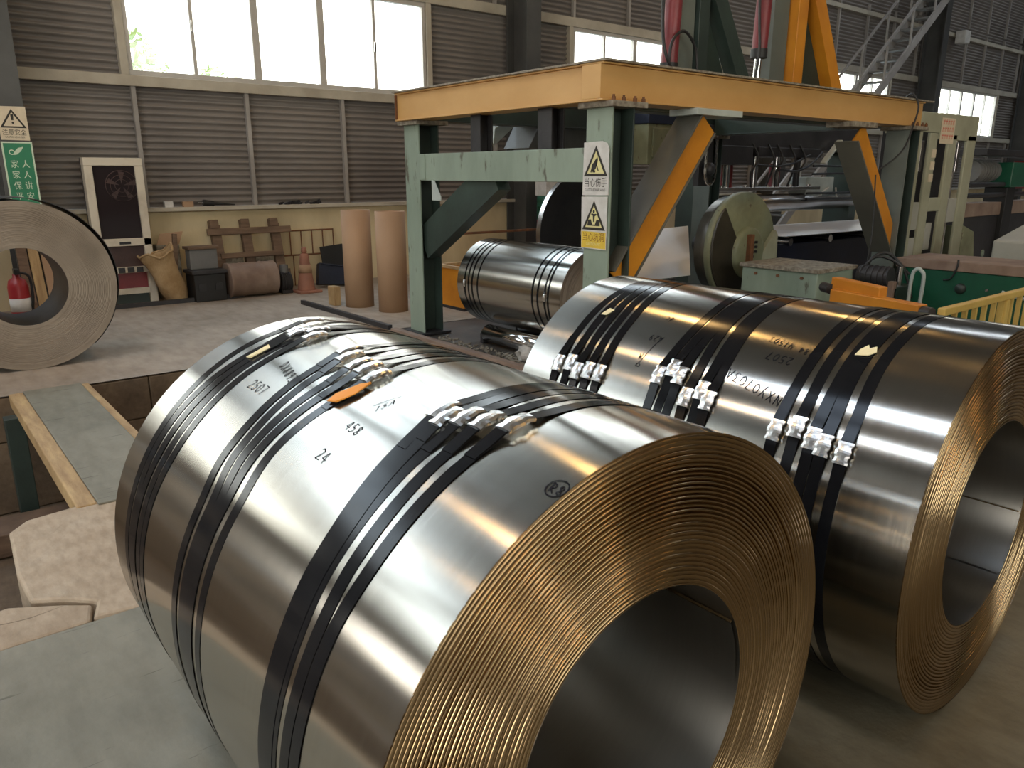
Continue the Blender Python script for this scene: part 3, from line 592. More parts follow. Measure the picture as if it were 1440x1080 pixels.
# ================================================================== GANTRY
gy = thing('gantry_frame', 'green steel gantry on four posts with ochre beams on top', 'gantry', (5.5, 4.6, 0))
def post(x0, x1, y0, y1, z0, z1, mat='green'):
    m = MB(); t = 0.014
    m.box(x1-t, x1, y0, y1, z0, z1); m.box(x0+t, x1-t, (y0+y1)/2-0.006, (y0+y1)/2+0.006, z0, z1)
    p = m.build('post', 'green_dk', gy, 0.002); MB().box(x0, x0+t, y0, y1, z0, z1).build('outer_flange', mat, p, 0.002)  # web and inner flange darker: shade of these faces put into the colour
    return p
posts = [(3.5,3.70,3.38,3.60),(3.5,3.70,5.56,5.78),(7.37,7.57,3.38,3.60),(7.37,7.57,5.56,5.78)]
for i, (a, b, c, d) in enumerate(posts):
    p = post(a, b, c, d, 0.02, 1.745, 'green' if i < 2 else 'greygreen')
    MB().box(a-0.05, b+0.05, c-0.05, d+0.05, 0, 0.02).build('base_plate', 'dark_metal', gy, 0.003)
    cp = MB().box(a-0.04, b+0.07, c-0.04, d+0.04, 1.745, 1.778).build('cap_plate', 'dust', gy, 0.002)
    for bx, by in ((a-0.015, c-0.02), (a-0.015, d+0.02), (a+0.07, c-0.022), (b-0.03, c-0.022), (b+0.045, c-0.022)):
        if i in (1, 3) and by < c: continue
        m = MB(); m.cyl((bx, by, 1.778), (bx, by, 1.800), 0.014, None, 6); m.cyl((bx, by, 1.80), (bx, by, 1.812), 0.008, None, 8); m.build('bolt', 'rust', cp)
def ibeam(p0, p1, w, z0, z1, face, mat='yellow'):
    """box girder with flange lips; runs along X or Y"""
    (x0, y0), (x1, y1) = p0, p1; m = MB(); t = 0.012
    if abs(x1-x0) > abs(y1-y0):
        m.box(x0, x1, y0-w/2, y0+w/2, z0, z0+t); m.box(x0, x1, y0-w/2, y0+w/2, z1-t, z1); m.box(x0, x1, y0-w/2+0.02, y0+w/2-0.02, z0+t, z1-t)
    else:
        m.box(x0-w/2, x0+w/2, y0, y1, z0, z0+t); m.box(x0-w/2, x0+w/2, y0, y1, z1-t, z1); m.box(x0-w/2+0.02, x0+w/2-0.02, y0, y1, z0+t, z1-t)
    return m.build('top_beam', mat, gy, 0.003)
ibeam((3.42, 3.49), (7.62, 3.49), 0.20, 1.778, 1.995, 'y')
ibeam((3.53, 3.60), (3.53, 5.80), 0.20, 1.778, 1.995, 'x')
ibeam((3.64, 5.68), (7.62, 5.68), 0.18, 1.778, 1.995, 'y', 'green_dk')
ibeam((7.50, 3.60), (7.50, 5.58), 0.20, 1.778, 1.995, 'x', 'green_dk')
ibeam((3.64, 4.08), (7.39, 4.08), 0.16, 1.80, 1.995, 'y', 'green_dk')
MB().box(3.41, 7.74, 3.365, 3.62, 1.995, 2.008).build('deck_plate', 'dust', gy, 0.002)
MB().box(3.41, 3.66, 3.62, 5.81, 1.995, 2.008).build('deck_plate', 'dust', gy, 0.002)
MB().box(3.66, 7.39, 3.93, 4.19, 1.995, 2.008).build('deck_plate', 'dust', gy, 0.002)
MB().box(3.43, 3.52, 5.79, 5.80, 1.79, 1.98).build('end_plate', 'rust', gy)
cb = MB().box(3.503, 3.66, 3.60, 5.56, 1.305, 1.515).build('cross_beam', 'green', gy, 0.004)
MB().box(3.494, 3.503, 5.47, 5.565, 1.31, 1.51).build('splice_plate', 'green', gy, 0.002)
for y0, y1 in ((4.74, 4.86), (3.95, 4.09)):
    m = MB(); m.box(3.52, 3.535, y0, y1, 1.515, 1.778); m.box(3.625, 3.64, y0, y1, 1.515, 1.778); m.box(3.535, 3.625, (y0+y1)/2-0.008, (y0+y1)/2+0.008, 1.515, 1.778); m.build('stub_post', 'dark_metal', gy, 0.002)
kb = MB().obox((3.60, 5.60, 0.78), (3.60, 4.62, 1.36), (0,0.5,1), 0.12, 0.27).build('knee_brace', 'green_dk', gy, 0.003)
MB().prism([(-0.02,0),(0.11,0),(0.11,0.03),(0.02,0.155),(-0.02,0.16)], ((3.50,5.35,1.15),(0,-1,0),(0,0,1),(-1,0,0)), 0, 0.008).build('gusset', 'pale_plate', gy, 0.002)
def brace(p0, p1, y):
    a, b = Vector((p0[0], y, p0[1])), Vector((p1[0], y, p1[1])); d = (b-a).normalized(); nrm = Vector((-d.z, 0, d.x)); h, w = 0.115, 0.15
    off = Vector((0, -0.05, 0)); web = MB().obox(a+off, b+off, nrm, 0.012, 2*h-0.02).build('brace_web', 'orange', gy)
    for s in (-1, 1): MB().obox(a+nrm*(s*h), b+nrm*(s*h), nrm, 0.215 if s < 0 else (0.04 if d.x > 0 else 0.13), 0.014).build('brace_flange', 'brace_grey', gy, 0.002)
brace((4.485, 1.70), (3.66, 0.68), 3.49); brace((6.55, 1.70), (7.40, 0.72), 3.49)
MB().box(4.28, 4.78, 3.36, 3.60, 1.735, 1.777).build('brace_pad', 'pale_plate', gy, 0.003)
MB().box(6.30, 6.72, 3.36, 3.60, 1.735, 1.777).build('brace_pad', 'dust', gy, 0.003)
# ------------------------------------------------ warning signs
def tri(c, w, h): return [(c[0]-w/2, c[1]), (c[0]+w/2, c[1]), (c[0], c[1]+h)]
def ring_tri(mb, c, w, h, k, fr, d0, d1):
    o = tri(c, w, h); cx, cy = c[0], c[1]+h/3; i = [(cx+(x-cx)*k, cy+(y-cy)*k) for x, y in o]
    for a in range(3):
        b = (a+1) % 3; mb.prism([o[a], o[b], i[b], i[a]], fr, d0, d1)
def warn_sign(label, fr, w, h, board, pict, lines, fill='sign_yellow'):
    t = thing('warning_sign', label, 'sign', Vector(fr[0])+Vector(fr[1])*(w/2)); o = [Vector(q) for q in fr]
    MB().prism([(0,0),(w,0.004),(w*0.985,h*0.86),(w*0.9,h*0.96),(w*0.72,h),(0.006,h*0.985)] if pict == 'hand' else [(0.004,0),(w,-0.002),(w,h),(-0.002,h*0.99)], fr, 0, 0.003).build('board', board, t)
    tw, thh, c = w*0.90, h*0.56, (w*0.5, h*0.36)
    MB().prism(tri((c[0], c[1]+0.008), tw*0.92, thh*0.93), fr, 0.003, 0.0036).build('triangle_field', fill, t)
    m = MB(); ring_tri(m, c, tw, thh, 0.74, fr, 0.003, 0.0046); m.build('triangle_border', 'sign_black', t)
    m = MB(); x, y = c[0], c[1]
    if pict == 'hand':
        m.prism([(x-.042,y+.034),(x-.03,y+.072),(x-.004,y+.094),(x+.012,y+.118),(x+.018,y+.10),(x+.012,y+.07),(x+.0,y+.045),(x-.02,y+.03)], fr, 0.0036, 0.0046)
        for q in range(4): m.prism([(x-.045+.011*q,y+.024),(x-.037+.011*q,y+.022),(x-.034+.011*q,y+.034),(x-.042+.011*q,y+.036)], fr, 0.0036, 0.0046)
        m.prism([(x+.02,y+.03),(x+.026,y+.034),(x-.002,y+.10),(x-.008,y+.098)], fr, 0.0036, 0.0046)
    elif pict == 'pit':
        m.prism([(x-.055,y+.026),(x+.055,y+.026),(x+.052,y+.062),(x+.026,y+.066),(x+.012,y+.034),(x-.012,y+.034),(x-.026,y+.066),(x-.052,y+.062)], fr, 0.0036, 0.0046)
        m.prism([(x-.004,y+.05),(x+.006,y+.05),(x+.009,y+.085),(x+.026,y+.094),(x+.022,y+.102),(x+.004,y+.10),(x-.02,y+.104),(x-.024,y+.096),(x-.008,y+.088)], fr, 0.0036, 0.0046)
        m.prism([(x+.009*cos(a*pi/5),y+.115+.010*sin(a*pi/5)) for a in range(10)], fr, 0.0036, 0.0046)
    else:
        m.prism([(x-.010,y+.068),(x+.008,y+.068),(x+.013,y+.120),(x-.012,y+.120)], fr, 0.0036, 0.0046)
        m.prism([(x+.010*cos(a*pi/5),y+.045+.010*sin(a*pi/5)) for a in range(10)], fr, 0.0036, 0.0046)
    m.build('pictogram', 'sign_black', t)
    for body, yy, size, mat, sq in lines:
        f = (o[0]+o[1]*(w/2)+o[2]*yy, o[1], o[2], o[3]); text_mb(body, size, f, 0.0042, sq).build('lettering', mat, t)
    return t
fs = ((3.4925, 3.612, 1.225), (0,-1,0), (0,0,1), (-1,0,0))
warn_sign('white warning sign with a cut hand triangle on the front green post', fs, 0.228, 0.325, 'sign_white', 'hand', [('当心伤手', 0.057, 0.062, 'sign_black', 0.82), ('CAUTION BEWARE HAND', 0.026, 0.024, 'sign_black', 0.62)])
fs = ((3.4925, 3.616, 0.895), (0,-1,0), (0,0,1), (-1,0,0))
t = warn_sign('warning sign with a falling figure triangle and yellow lower strip on the front green post', fs, 0.226, 0.325, 'sign_white', 'pit', [('当心坑洞', 0.052, 0.060, 'brown_print', 0.82), ('CAUTION PIT', 0.02, 0.026, 'sign_yellow', 0.8)])
MB().prism([(0.006,0.004),(0.222,0.003),(0.221,0.105),(0.005,0.107)], fs, 0.003, 0.0034).build('yellow_strip', 'sign_gold', t)
fs = ((0.955, 8.745, 1.665), (1,0,0), (0,0,1), (0,-1,0))
warn_sign('cream warning sign with an exclamation triangle above the green safety board', fs, 0.235, 0.30, 'sign_cream', 'bang', [('注意安全', 0.048, 0.058, 'sign_black', 0.85), ('CAUTION DANGER', 0.018, 0.024, 'sign_black', 0.75)], 'sign_cream')
t = thing('safety_board', 'green safety board with white characters on the wall column', 'sign', (1.07, 8.745, 0.9))
fs = ((0.95, 8.745, 0.93), (1,0,0), (0,0,1), (0,-1,0))
MB().prism([(0,0),(0.25,0),(0.25,0.72),(0,0.72)], fs, 0, 0.004).build('board', 'sign_mint', t)
MB().prism([(0.014,0.014),(0.236,0.014),(0.236,0.706),(0.014,0.706)], fs, 0.004, 0.005).build('green_field', 'sign_green', t)
o_ = [Vector(q) for q in fs]
for s_, xx in (('家家保平安', 0.082), ('人人讲安全', 0.172)):
    for q, ch in enumerate(s_):
        f = (o_[0]+o_[1]*xx+o_[2]*(0.49-0.098*q), o_[1], o_[2], o_[3]); text_mb(ch, 0.078, f, 0.0056, 0.85).build('lettering', 'sign_mint', t)
m = MB()
for q in range(16):
    a, b = 2*pi*q/16, 2*pi*(q+1)/16
    m.prism([(0.075+.024*cos(a),0.625+.024*sin(a)),(0.075+.024*cos(b),0.625+.024*sin(b)),(0.075+.016*cos(b),0.625+.016*sin(b)),(0.075+.016*cos(a),0.625+.016*sin(a))], fs, 0.005, 0.0056)
m.prism([(0.085,0.60),(0.115,0.605),(0.15,0.635),(0.175,0.675),(0.13,0.665),(0.105,0.64)], fs, 0.005, 0.0056)
m.build('emblem', 'sign_mint', t)

# ================================================================== LIFT FRAMES ON TOP OF THE GANTRY
def hyd(x, z0, label, lean):
    t = thing('hydraulic_cylinder', label, 'hydraulic cylinder', (x, 4.0, 2.0))
    MB().cyl((x, 4.0, 2.02), (x+lean*0.2, 4.0, z0+0.05), 0.030, None, 16).build('piston_rod', 'chrome', t)
    m = MB(); m.cyl((x+lean*0.2, 4.0, z0), (x+lean, 4.0, 3.6), 0.062, None, 24); m.build('barrel', 'red', t)
    MB().cyl((x+lean*0.2, 4.0, z0-0.02), (x+lean*0.2, 4.0, z0+0.05), 0.068, None, 24).build('gland', 'rubber', t)
    MB().box(x-0.05, x+0.05, 3.95, 4.05, 2.009, 2.05).build('clevis', 'dark_metal', t, 0.004)
    return t
h1 = hyd(4.70, 2.10, 'dark red hydraulic cylinder over the gantry, nearer the front corner', 0.10)
h2 = hyd(5.83, 2.30, 'dark red hydraulic cylinder over the gantry, beside the orange frame', 0.08)
def hose(pts, r, parent=None, name='hose', mat='rubber'):
    # catmull-rom through the points
    P = [Vector(p) for p in pts]; P = [P[0]*2-P[1]] + P + [P[-1]*2-P[-2]]; out = []
    for i in range(1, len(P)-2):
        for q in range(6):
            t = q/6; a, b, c, d = P[i-1:i+3]; out.append(0.5*((2*b)+(c-a)*t+(2*a-5*b+4*c-d)*t*t+(3*b-a-3*c+d)*t**3))
    out.append(P[-2]); return MB().tube(out, r, 7).build(name, mat, parent)
hose([(4.60,3.98,3.4),(4.57,3.95,2.5),(4.56,3.9,2.2),(4.66,3.88,2.06)], 0.012, h1)
hose([(4.60,3.9,2.12),(4.63,3.9,2.28),(4.76,3.9,2.36),(4.9,3.9,2.25),(4.94,3.9,2.02)], 0.011, h1)
hose([(5.74,3.98,3.5),(5.73,3.95,2.7),(5.75,3.93,2.3),(5.72,3.95,2.02)], 0.011, h2)
lf = thing('lift_frame', 'dark green and grey welded lifting frame standing on the gantry', 'frame', (5.1, 4.05, 2.0))
MB().box(4.80, 4.97, 3.98, 4.12, 2.02, 3.7).build('upright', 'greygreen', lf, 0.004)
MB().box(5.00, 5.12, 3.96, 4.12, 2.02, 3.7).build('upright', 'green_dk', lf, 0.004)
MB().obox((5.63, 4.02, 2.07), (5.02, 4.02, 3.0), (0,1,0), 0.14, 0.12).build('diagonal', 'green_dk', lf, 0.003)
MB().prism([(0,0),(0.40,0),(0.03,0.62)], ((5.12,4.06,2.02),(1,0,0),(0,0,1),(0,-1,0)), 0, 0.012).build('gusset', 'green_dk', lf)
MB().box(4.78, 5.7, 3.96, 4.16, 2.009, 2.02).build('foot_plate', 'dust', lf, 0.003)
of = thing('arm_frame', 'orange and green triangular arm frame standing on the gantry', 'frame', (6.6, 4.05, 2.0))
MB().box(6.05, 6.27, 4.02, 4.18, 2.02, 3.7).build('back_plate', 'greygreen', of, 0.004)
MB().box(6.32, 6.46, 3.96, 4.14, 2.02, 3.7).build('upright', 'orange', of, 0.004)
MB().obox((7.08, 4.02, 2.065), (6.52, 4.02, 3.0), (0,1,0), 0.15, 0.13).build('diagonal', 'orange', of, 0.003)
MB().prism([(0,0),(0.60,0),(0.05,0.95),(0,0.95)], ((6.46,4.08,2.02),(1,0,0),(0,0,1),(0,-1,0)), 0, 0.014).build('gusset', 'green_dk', of)
MB().box(6.05, 7.25, 3.94, 4.18, 2.009, 2.02).build('foot_plate', 'dust', of, 0.003)
# cable over the end of the front beam
tag(hose([(7.42,3.5,2.02),(7.36,3.40,2.05),(7.37,3.34,1.95),(7.33,3.34,1.80),(7.2,3.36,1.55),(7.0,3.5,1.35)], 0.008, None, 'cable', 'rubber'), 'thin dark cable hanging over the right end of the front ochre beam', 'cable')

# ================================================================== UNCOILER AND STRIP LINE
un = thing('uncoiler', 'worn green uncoiler drum with a raised hub facing the viewer', 'machine', (6.45, 4.7, 0))
c = (6.43, 0, 0.67)
MB().lathe([(0.0,4.40),(0.515,4.40),(0.525,4.41),(0.525,4.47),(0,4.47)], c, 64, 'Y').build('front_flange', 'green_worn', un)
MB().lathe([(0.50,4.47),(0.48,4.62),(0.0,4.64)], c, 64, 'Y').build('drum_barrel', 'greasy', un)
fr_ = ((6.43,4.40,0.67),(1,0,0),(0,0,1),(0,-1,0))
MB().prism([(0.04,-0.22),(-0.06,-0.02)] + [(0.52*cos(radians(q)), 0.52*sin(radians(q))) for q in range(132, 266, 6)], fr_, 0.0, 0.022).build('dark_sector', 'greasy', un, 0.006)
MB().lathe([(0.0,4.345),(0.21,4.345),(0.245,4.36),(0.25,4.40)], (6.47,0,0.62), 40, 'Y').build('hub', 'green_worn', un)
for k in range(7):
    x, z = 6.50+0.045*(k % 2), 0.72-0.045*(k//2); MB().cyl((x,4.325,z), (x,4.35,z), 0.014, None, 6).build('hub_bolt', 'dark_metal', un)
MB().box(6.40, 6.46, 4.30, 4.35, 0.52, 0.80).build('key_bar', 'rust', un, 0.004)
MB().prism([(0.30,-0.40),(0.52,-0.30),(0.50,0.10),(0.46,0.15),(0.20,-0.12)], fr_, 0.0, 0.05).build('side_cheek', 'press', un, 0.006)
MB().box(6.15, 6.75, 4.5, 5.0, 0, 0.24).build('plinth', 'green_dk', un, 0.01)
MB().lathe([(0,4.6),(0.09,4.6),(0.09,4.95),(0,4.95)], c, 20, 'Y').build('shaft', 'dark_metal', un)
gb = thing('gear_housing', 'low green-grey gear housing with a dusty lid in front of the uncoiler', 'machine', (6.3, 3.73, 0))
MB().box(6.0, 6.60, 3.36, 4.10, 0, 0.55).build('housing', 'green', gb, 0.012)
MB().box(5.98, 6.63, 3.34, 4.12, 0.55, 0.585).build('lid', 'dust', gb, 0.006)
for yy in (3.5, 3.73, 3.95): MB().cyl((5.985,yy,0.50), (6.0,yy,0.50), 0.015, None, 6).build('bolt', 'rust', gb)
ps = thing('pump_set', 'greasy dark pump set with pipes right of the gear housing', 'pump', (6.75, 3.2, 0))
MB().box(6.62, 6.98, 3.0, 3.34, 0, 0.42).build('tank', 'green_dk', ps, 0.012)
MB().cyl((6.64,3.05,0.50), (6.64,3.32,0.50), 0.085, None, 20).build('motor', 'dark_metal', ps)
for q in range(5): MB().cyl((6.64,3.08+0.05*q,0.50), (6.64,3.095+0.05*q,0.50), 0.093, None, 20).build('cooling_fin', 'dark_metal', ps)
MB().cyl((6.8,3.05,0.42), (6.8,3.05,0.58), 0.03, None, 12).build('filler', 'steel', ps)
MB().box(6.60, 6.66, 3.0, 3.05, 0.2, 0.47).build('bracket', 'brown_steel', ps, 0.004)
hose([(6.66,3.3,0.45),(6.66,3.28,0.60),(6.74,3.2,0.66),(6.86,3.06,0.56),(6.95,2.99,0.30)], 0.012, ps)
hose([(6.75,3.3,0.45),(6.75,3.3,0.62),(6.86,3.2,0.68),(6.98,3.05,0.5)], 0.014, ps)
hose([(6.70,3.3,0.62),(6.72,3.3,0.9),(6.78,3.36,1.35)], 0.006, ps)
hp = thing('hoop_handle', 'pale painted steel hoop standing by the green tank', 'hoop', (6.74, 2.92, 0))
hose([(6.74,2.92,0.0),(6.74,2.92,0.48),(6.74,2.89,0.575),(6.74,2.85,0.57),(6.74,2.82,0.48),(6.74,2.84,0.0)], 0.016, hp, 'hoop', 'pale_plate')
sh = MB(); q4 = [(4.78,4.35,0.48),(5.58,4.35,0.48),(6.48,5.12,0.84),(5.75,5.12,0.82)]
sh.add(q4+[(x,y,z-0.006) for x, y, z in q4], [(0,1,2,3),(7,6,5,4),(0,4,5,1),(1,5,6,2),(2,6,7,3),(3,7,4,0)])
tag(sh.build('steel_sheet', 'strip', None), 'pale steel sheet slanting up behind the front brace, left of the uncoiler', 'steel sheet')
ss = thing('sheet_support', 'dark low support frame under the slanting steel sheet', 'frame', (5.4, 4.8, 0))
MB().box(4.85, 5.4, 4.37, 4.41, 0, 0.46).build('front_rail', 'dark_metal', ss, 0.004)
for x in (5.80, 6.13): MB().obox((x,5.09,0), (x,5.09,0.785), (1,0,0), 0.05, 0.05).build('leg', 'dark_metal', ss)
tb = thing('strip_table', 'long dark roller table carrying the steel strip to the right', 'table', (11.2, 5.3, 0))
MB().box(7.65, 15.0, 4.80, 5.85, 0, 0.60).build('table_body', 'blue', tb, 0.01)
for k in range(9): MB().cyl((7.85+0.85*k,4.76,0.625), (7.85+0.85*k,5.9,0.625), 0.045, None, 16).build('table_roller', 'steel', tb)
st = MB(); v8 = [(7.66,4.7,0.70),(15.0,4.7,0.68),(15.0,5.95,0.68),(7.66,5.95,0.70)]
st.add(v8+[(x,y,z-0.006) for x, y, z in v8], [(0,1,2,3),(7,6,5,4),(0,4,5,1),(1,5,6,2),(2,6,7,3),(3,7,4,0)])
tag(st.build('steel_strip', 'strip', None), 'bright steel strip running along the roller table', 'steel strip')
lv = thing('levelling_machine', 'dark levelling machine with guide rods and hoses behind the gantry', 'machine', (9.6, 6.3, 0))
MB().box(8.0, 11.6, 6.0, 6.5, 1.68, 2.06).build('crosshead', 'dark_metal', lv, 0.01)
MB().box(8.0, 8.72, 5.93, 6.4, 1.47, 1.70).build('valve_block', 'dark_metal', lv, 0.01)
MB().box(8.9, 10.4, 5.96, 6.4, 1.58, 1.70).build('valve_block', 'dark_metal', lv, 0.01)
MB().box(8.0, 10.35, 5.9, 6.5, 1.15, 1.195).build('lower_plate', 'steel', lv, 0.004)
for x in (8.35, 8.95, 9.45, 9.95): MB().cyl((x,6.05,1.19), (x,6.05,1.75), 0.045, None, 16).build('guide_rod', 'chrome' if x != 9.95 else 'dark_metal', lv)
for x in (8.2, 8.7, 9.2, 9.75, 10.2): MB().cyl((x,6.0,1.19), (x,6.0,1.225), 0.03, None, 6).build('nut', 'steel', lv)
for x in (8.6, 9.68): MB().cyl((x,6.22,1.19), (x,6.22,1.5), 0.075, None, 18).build('clamp_cylinder', 'red', lv)
MB().lathe([(0,8.0),(0.05,8.0),(0.05,8.08),(0.12,8.085),(0.12,12.1),(0.05,12.11),(0.05,12.3),(0,12.3)], (0,6.1,0.98), 28, 'X').build('roll', 'steel', lv)
for x in (7.98, 11.55): MB().box(x-0.10, x+0.10, 6.02, 6.45, 0, 1.72).build('side_frame', 'green_dk', lv, 0.008)
for q, x in enumerate((8.75, 9.1, 9.3, 9.6, 9.85)):
    hose([(x,5.97,1.74),(x+0.05,5.9,1.55),(x-0.06+0.1*(q % 2),5.92,1.38),(x+0.02,5.97,1.2)], 0.014, lv)
hose([(8.8,5.94,1.48),(9.2,5.9,1.46),(9.6,5.9,1.50),(10.1,5.95,1.62)], 0.014, lv); hose([(9.3,5.92,1.42),(9.7,5.9,1.40),(10.1,5.92,1.5),(10.4,5.95,1.66)], 0.016, lv)
hose([(10.2,5.95,1.47),(10.8,5.9,1.47),(11.5,5.92,1.47)], 0.016, lv, 'pipe'); hose([(10.2,5.95,1.36),(10.8,5.9,1.37),(11.5,5.92,1.36)], 0.016, lv, 'pipe')
hose([(10.1,5.95,1.10),(10.8,5.9,1.10),(11.5,5.92,1.10)], 0.016, lv, 'pipe'); hose([(10.1,5.95,1.02),(10.8,5.9,1.02),(11.5,5.92,1.01)], 0.016, lv, 'pipe')
MB().obox((10.35,5.9,1.5), (10.75,5.9,1.82), (0,1,0), 0.03, 0.09).build('pale_lever', 'pale_plate', lv, 0.01)
MB().box(10.35, 11.1, 6.12, 6.4, 1.02, 1.32).build('motor_box', 'pale_plate', lv, 0.01)
hose([(10.6,6.05,0.95),(10.62,6.02,1.1),(10.75,6.0,1.17)], 0.012, lv, 'pale_hose', 'sign_white'); hose([(10.95,6.0,1.17),(11.0,6.0,1.05),(11.1,6.02,0.98)], 0.012, lv, 'pale_hose', 'sign_white')
ch = thing('chain_drive', 'dark chain wheel with a hanging loop of chain behind the front brace', 'chain', (6.1, 4.62, 1.25))
lk = MB(); P = [(-0.09+0.0, 0.46)]
path = [(-0.075+0.0*q, 0.46-0.036*q) for q in range(9)] + [(-0.075*cos(pi*q/9), 0.12-0.10*sin(pi*q/9)) for q in range(10)] + [(0.075, 0.16+0.036*q) for q in range(9)]
for i, (a, b) in enumerate(zip(path, path[1:])): lk.obox((6.1+a[0], 4.60, 1.24+a[1]), (6.1+b[0]*0.97+a[0]*0.03, 4.60, 1.24+b[1]), (0,1,0), 0.022 if i % 2 else 0.014, 0.012 if i % 2 else 0.024)
lk.build('chain', 'steel', ch)
MB().lathe([(0,4.57),(0.03,4.57),(0.06,4.59),(0.062,4.65),(0,4.65)], (6.1,0,1.40), 20, 'Y').build('sprocket', 'dark_metal', ch)
MB().box(6.0, 6.2, 4.66, 4.72, 1.25, 1.80).build('hanger_plate', 'dark_metal', ch, 0.004)
sw = thing('switch_cabinet', 'dirty pale green cabinet on a post between front post and brace', 'cabinet', (6.35, 5.4, 0))
MB().box(6.0, 6.75, 5.30, 5.53, 1.45, 1.84).build('cabinet_body', 'green_worn', sw, 0.01)
MB().box(6.06, 6.40, 5.285, 5.30, 1.52, 1.80).build('door', 'green_worn', sw, 0.004); MB().cyl((6.36,5.275,1.66), (6.36,5.29,1.66), 0.012, None, 10).build('knob', 'dark_metal', sw)
MB().obox((6.35,5.42,0), (6.35,5.42,1.46), (1,0,0), 0.1, 0.1).build('pedestal', 'dark_metal', sw)
MB().box(5.98, 6.6, 5.28, 5.50, 1.84, 1.98).build('cable_duct', 'blue', sw, 0.006)
# hopper hung behind the gantry
hp2 = thing('hopper_hood', 'grey sheet-metal hood with a pale slanted chute hung behind the gantry', 'hood', (5.6, 6.0, 1.6))
MB().prism([(0.32,0.0),(1.75,0.0),(1.75,0.26),(0.9,0.27),(0.62,0.22),(0.45,0.22)], ((4.65,5.90,1.60),(1,0,0),(0,0,1),(0,-1,0)), -0.4, 0).build('hood_body', 'grey_box', hp2, 0.006)
MB().prism([(0,0),(0.03,0.17),(0.10,0.20),(0.30,0.22)], ((4.52,5.89,1.60),(1,0,0),(0,0,1),(0,-1,0)), -0.35, 0).build('chute', 'pale_plate', hp2, 0.004)
MB().box(4.6, 5.9, 5.90, 6.3, 1.86, 2.04).build('cover', 'grey_box', hp2, 0.006)
MB().lathe([(0,-0.15),(0.13,-0.15),(0.13,0.25),(0,0.25)], (5.72,6.0,1.92), 24, 'Y').build('blue_drum', 'blue', hp2)
for x in (4.8, 5.5): MB().box(x-0.03, x+0.03, 5.775, 5.92, 1.80, 1.90).build('hanger', 'dark_metal', hp2)
# press frame on the right, with slots
pf = thing('press_frame', 'tall grey-green slotted press frame right of the gantry', 'machine', (8.76, 3.75, 0))
Y0, Y1 = 3.60, 3.635
for x0, x1 in ((8.06, 8.13), (8.30, 8.47), (8.74, 8.93), (9.20, 9.42)): MB().box(x0, x1, Y0, Y1, 0.0, 1.76).build('upright', 'press', pf, 0.01)
MB().box(8.06, 8.49, Y0-0.004, Y1, 1.76, 1.95).build('head_plate', 'press', pf, 0.008); MB().box(8.49, 9.43, Y0, Y1, 1.70, 1.955).build('head_plate', 'press', pf, 0.008)
MB().box(8.47, 8.74, Y0, Y1, 0.98, 1.12).build('cross_plate', 'press', pf, 0.008)
for x in (8.20, 9.06): 
    MB().cyl((x,Y0+0.06,0.4), (x,Y0+0.06,1.90), 0.022, None, 12).build('spindle', 'chrome', pf)
    MB().box(x-0.03, x+0.03, Y0+0.02, Y0+0.03, 1.38, 1.68).build('slide_plate', 'steel', pf, 0.003)
MB().box(8.12, 8.17, Y0+0.05, Y0+0.07, 0.9, 1.5).build('red_strip', 'red', pf); MB().box(8.94, 9.05, Y0+0.05, Y0+0.07, 0.95, 1.35).build('red_strip', 'red', pf)
for (x0, x1, z0, z1) in ((8.08, 8.32, 0.80, 1.08), (9.00, 9.20, 0.85, 1.10), (8.08, 8.30, 0.40, 0.72), (8.52, 8.66, 0.58, 0.86)): MB().box(x0, x1, Y0+0.02, Y0+0.06, z0, z1).build('bearing_chock', 'desk', pf, 0.006)
for z in (1.52, 1.40, 1.28): MB().box(8.37, 8.46, Y0-0.006, Y0, z, z+0.08).build('label_plate', 'sign_cream', pf)
MB().box(8.10, 9.60, 3.95, 3.99, 0.0, 1.88).build('back_panel', 'dark_metal', pf)
for x0, x1 in ((8.06, 8.10), (9.38, 9.42)): MB().box(x0, x1, Y1, 3.95, 1.76, 1.86).build('tie_bar', 'press', pf)
nt_ = thing('paper_notice', 'small pink notice with red writing on the press frame', 'notice', (8.66, 3.595, 1.66))
fs = ((8.50, 3.597, 1.66), (1,0,0), (0,0,1), (0,-1,0))
MB().prism([(0,0),(0.32,0),(0.32,0.25),(0,0.25)], fs, 0, 0.003).build('sheet', 'sign_cream', nt_)
m = MB()
for r_ in range(3):
    for q in range(5):
        x, z = 0.035+0.055*q, 0.185-0.07*r_
        m.prism([(x,z),(x+0.008,z),(x+0.008,z+0.045),(x,z+0.045)], fs, 0.003, 0.0036); m.prism([(x+0.01,z+0.03),(x+0.04,z+0.03),(x+0.04,z+0.038),(x+0.01,z+0.038)], fs, 0.003, 0.0036); m.prism([(x+0.022,z),(x+0.029,z),(x+0.029,z+0.05),(x+0.022,z+0.05)], fs, 0.003, 0.0036)
m.build('red_print', 'red_print', nt_)
# green tank, hoses, rails, desk
tk = thing('coolant_tank', 'bottle green steel tank with a rusty brown rim on the right', 'tank', (7.3, 2.2, 0))
MB().box(7.0, 7.6, 1.0, 3.16, 0, 0.56).build('tank_body', 'green_panel', tk, 0.008)
MB().box(6.985, 7.62, 0.99, 3.18, 0.56, 0.64).build('rim_channel', 'brown_steel', tk, 0.006)
MB().lathe([(0,-0.03),(0.035,-0.03),(0.045,-0.01),(0.045,0.0)], (7.0,2.62,0.42), 20, 'X').build('drain_cap', 'green_dk', tk)
hose([(6.99,2.30,0.43),(6.97,2.2,0.40),(6.97,2.1,0.40),(6.98,2.03,0.46),(6.99,2.02,0.50)], 0.012, tk, 'pale_pipe', 'pale_plate')
hose([(6.975,2.66,0.66),(6.97,2.66,0.6),(6.975,2.70,0.5),(6.98,2.76,0.48)], 0.008, tk)
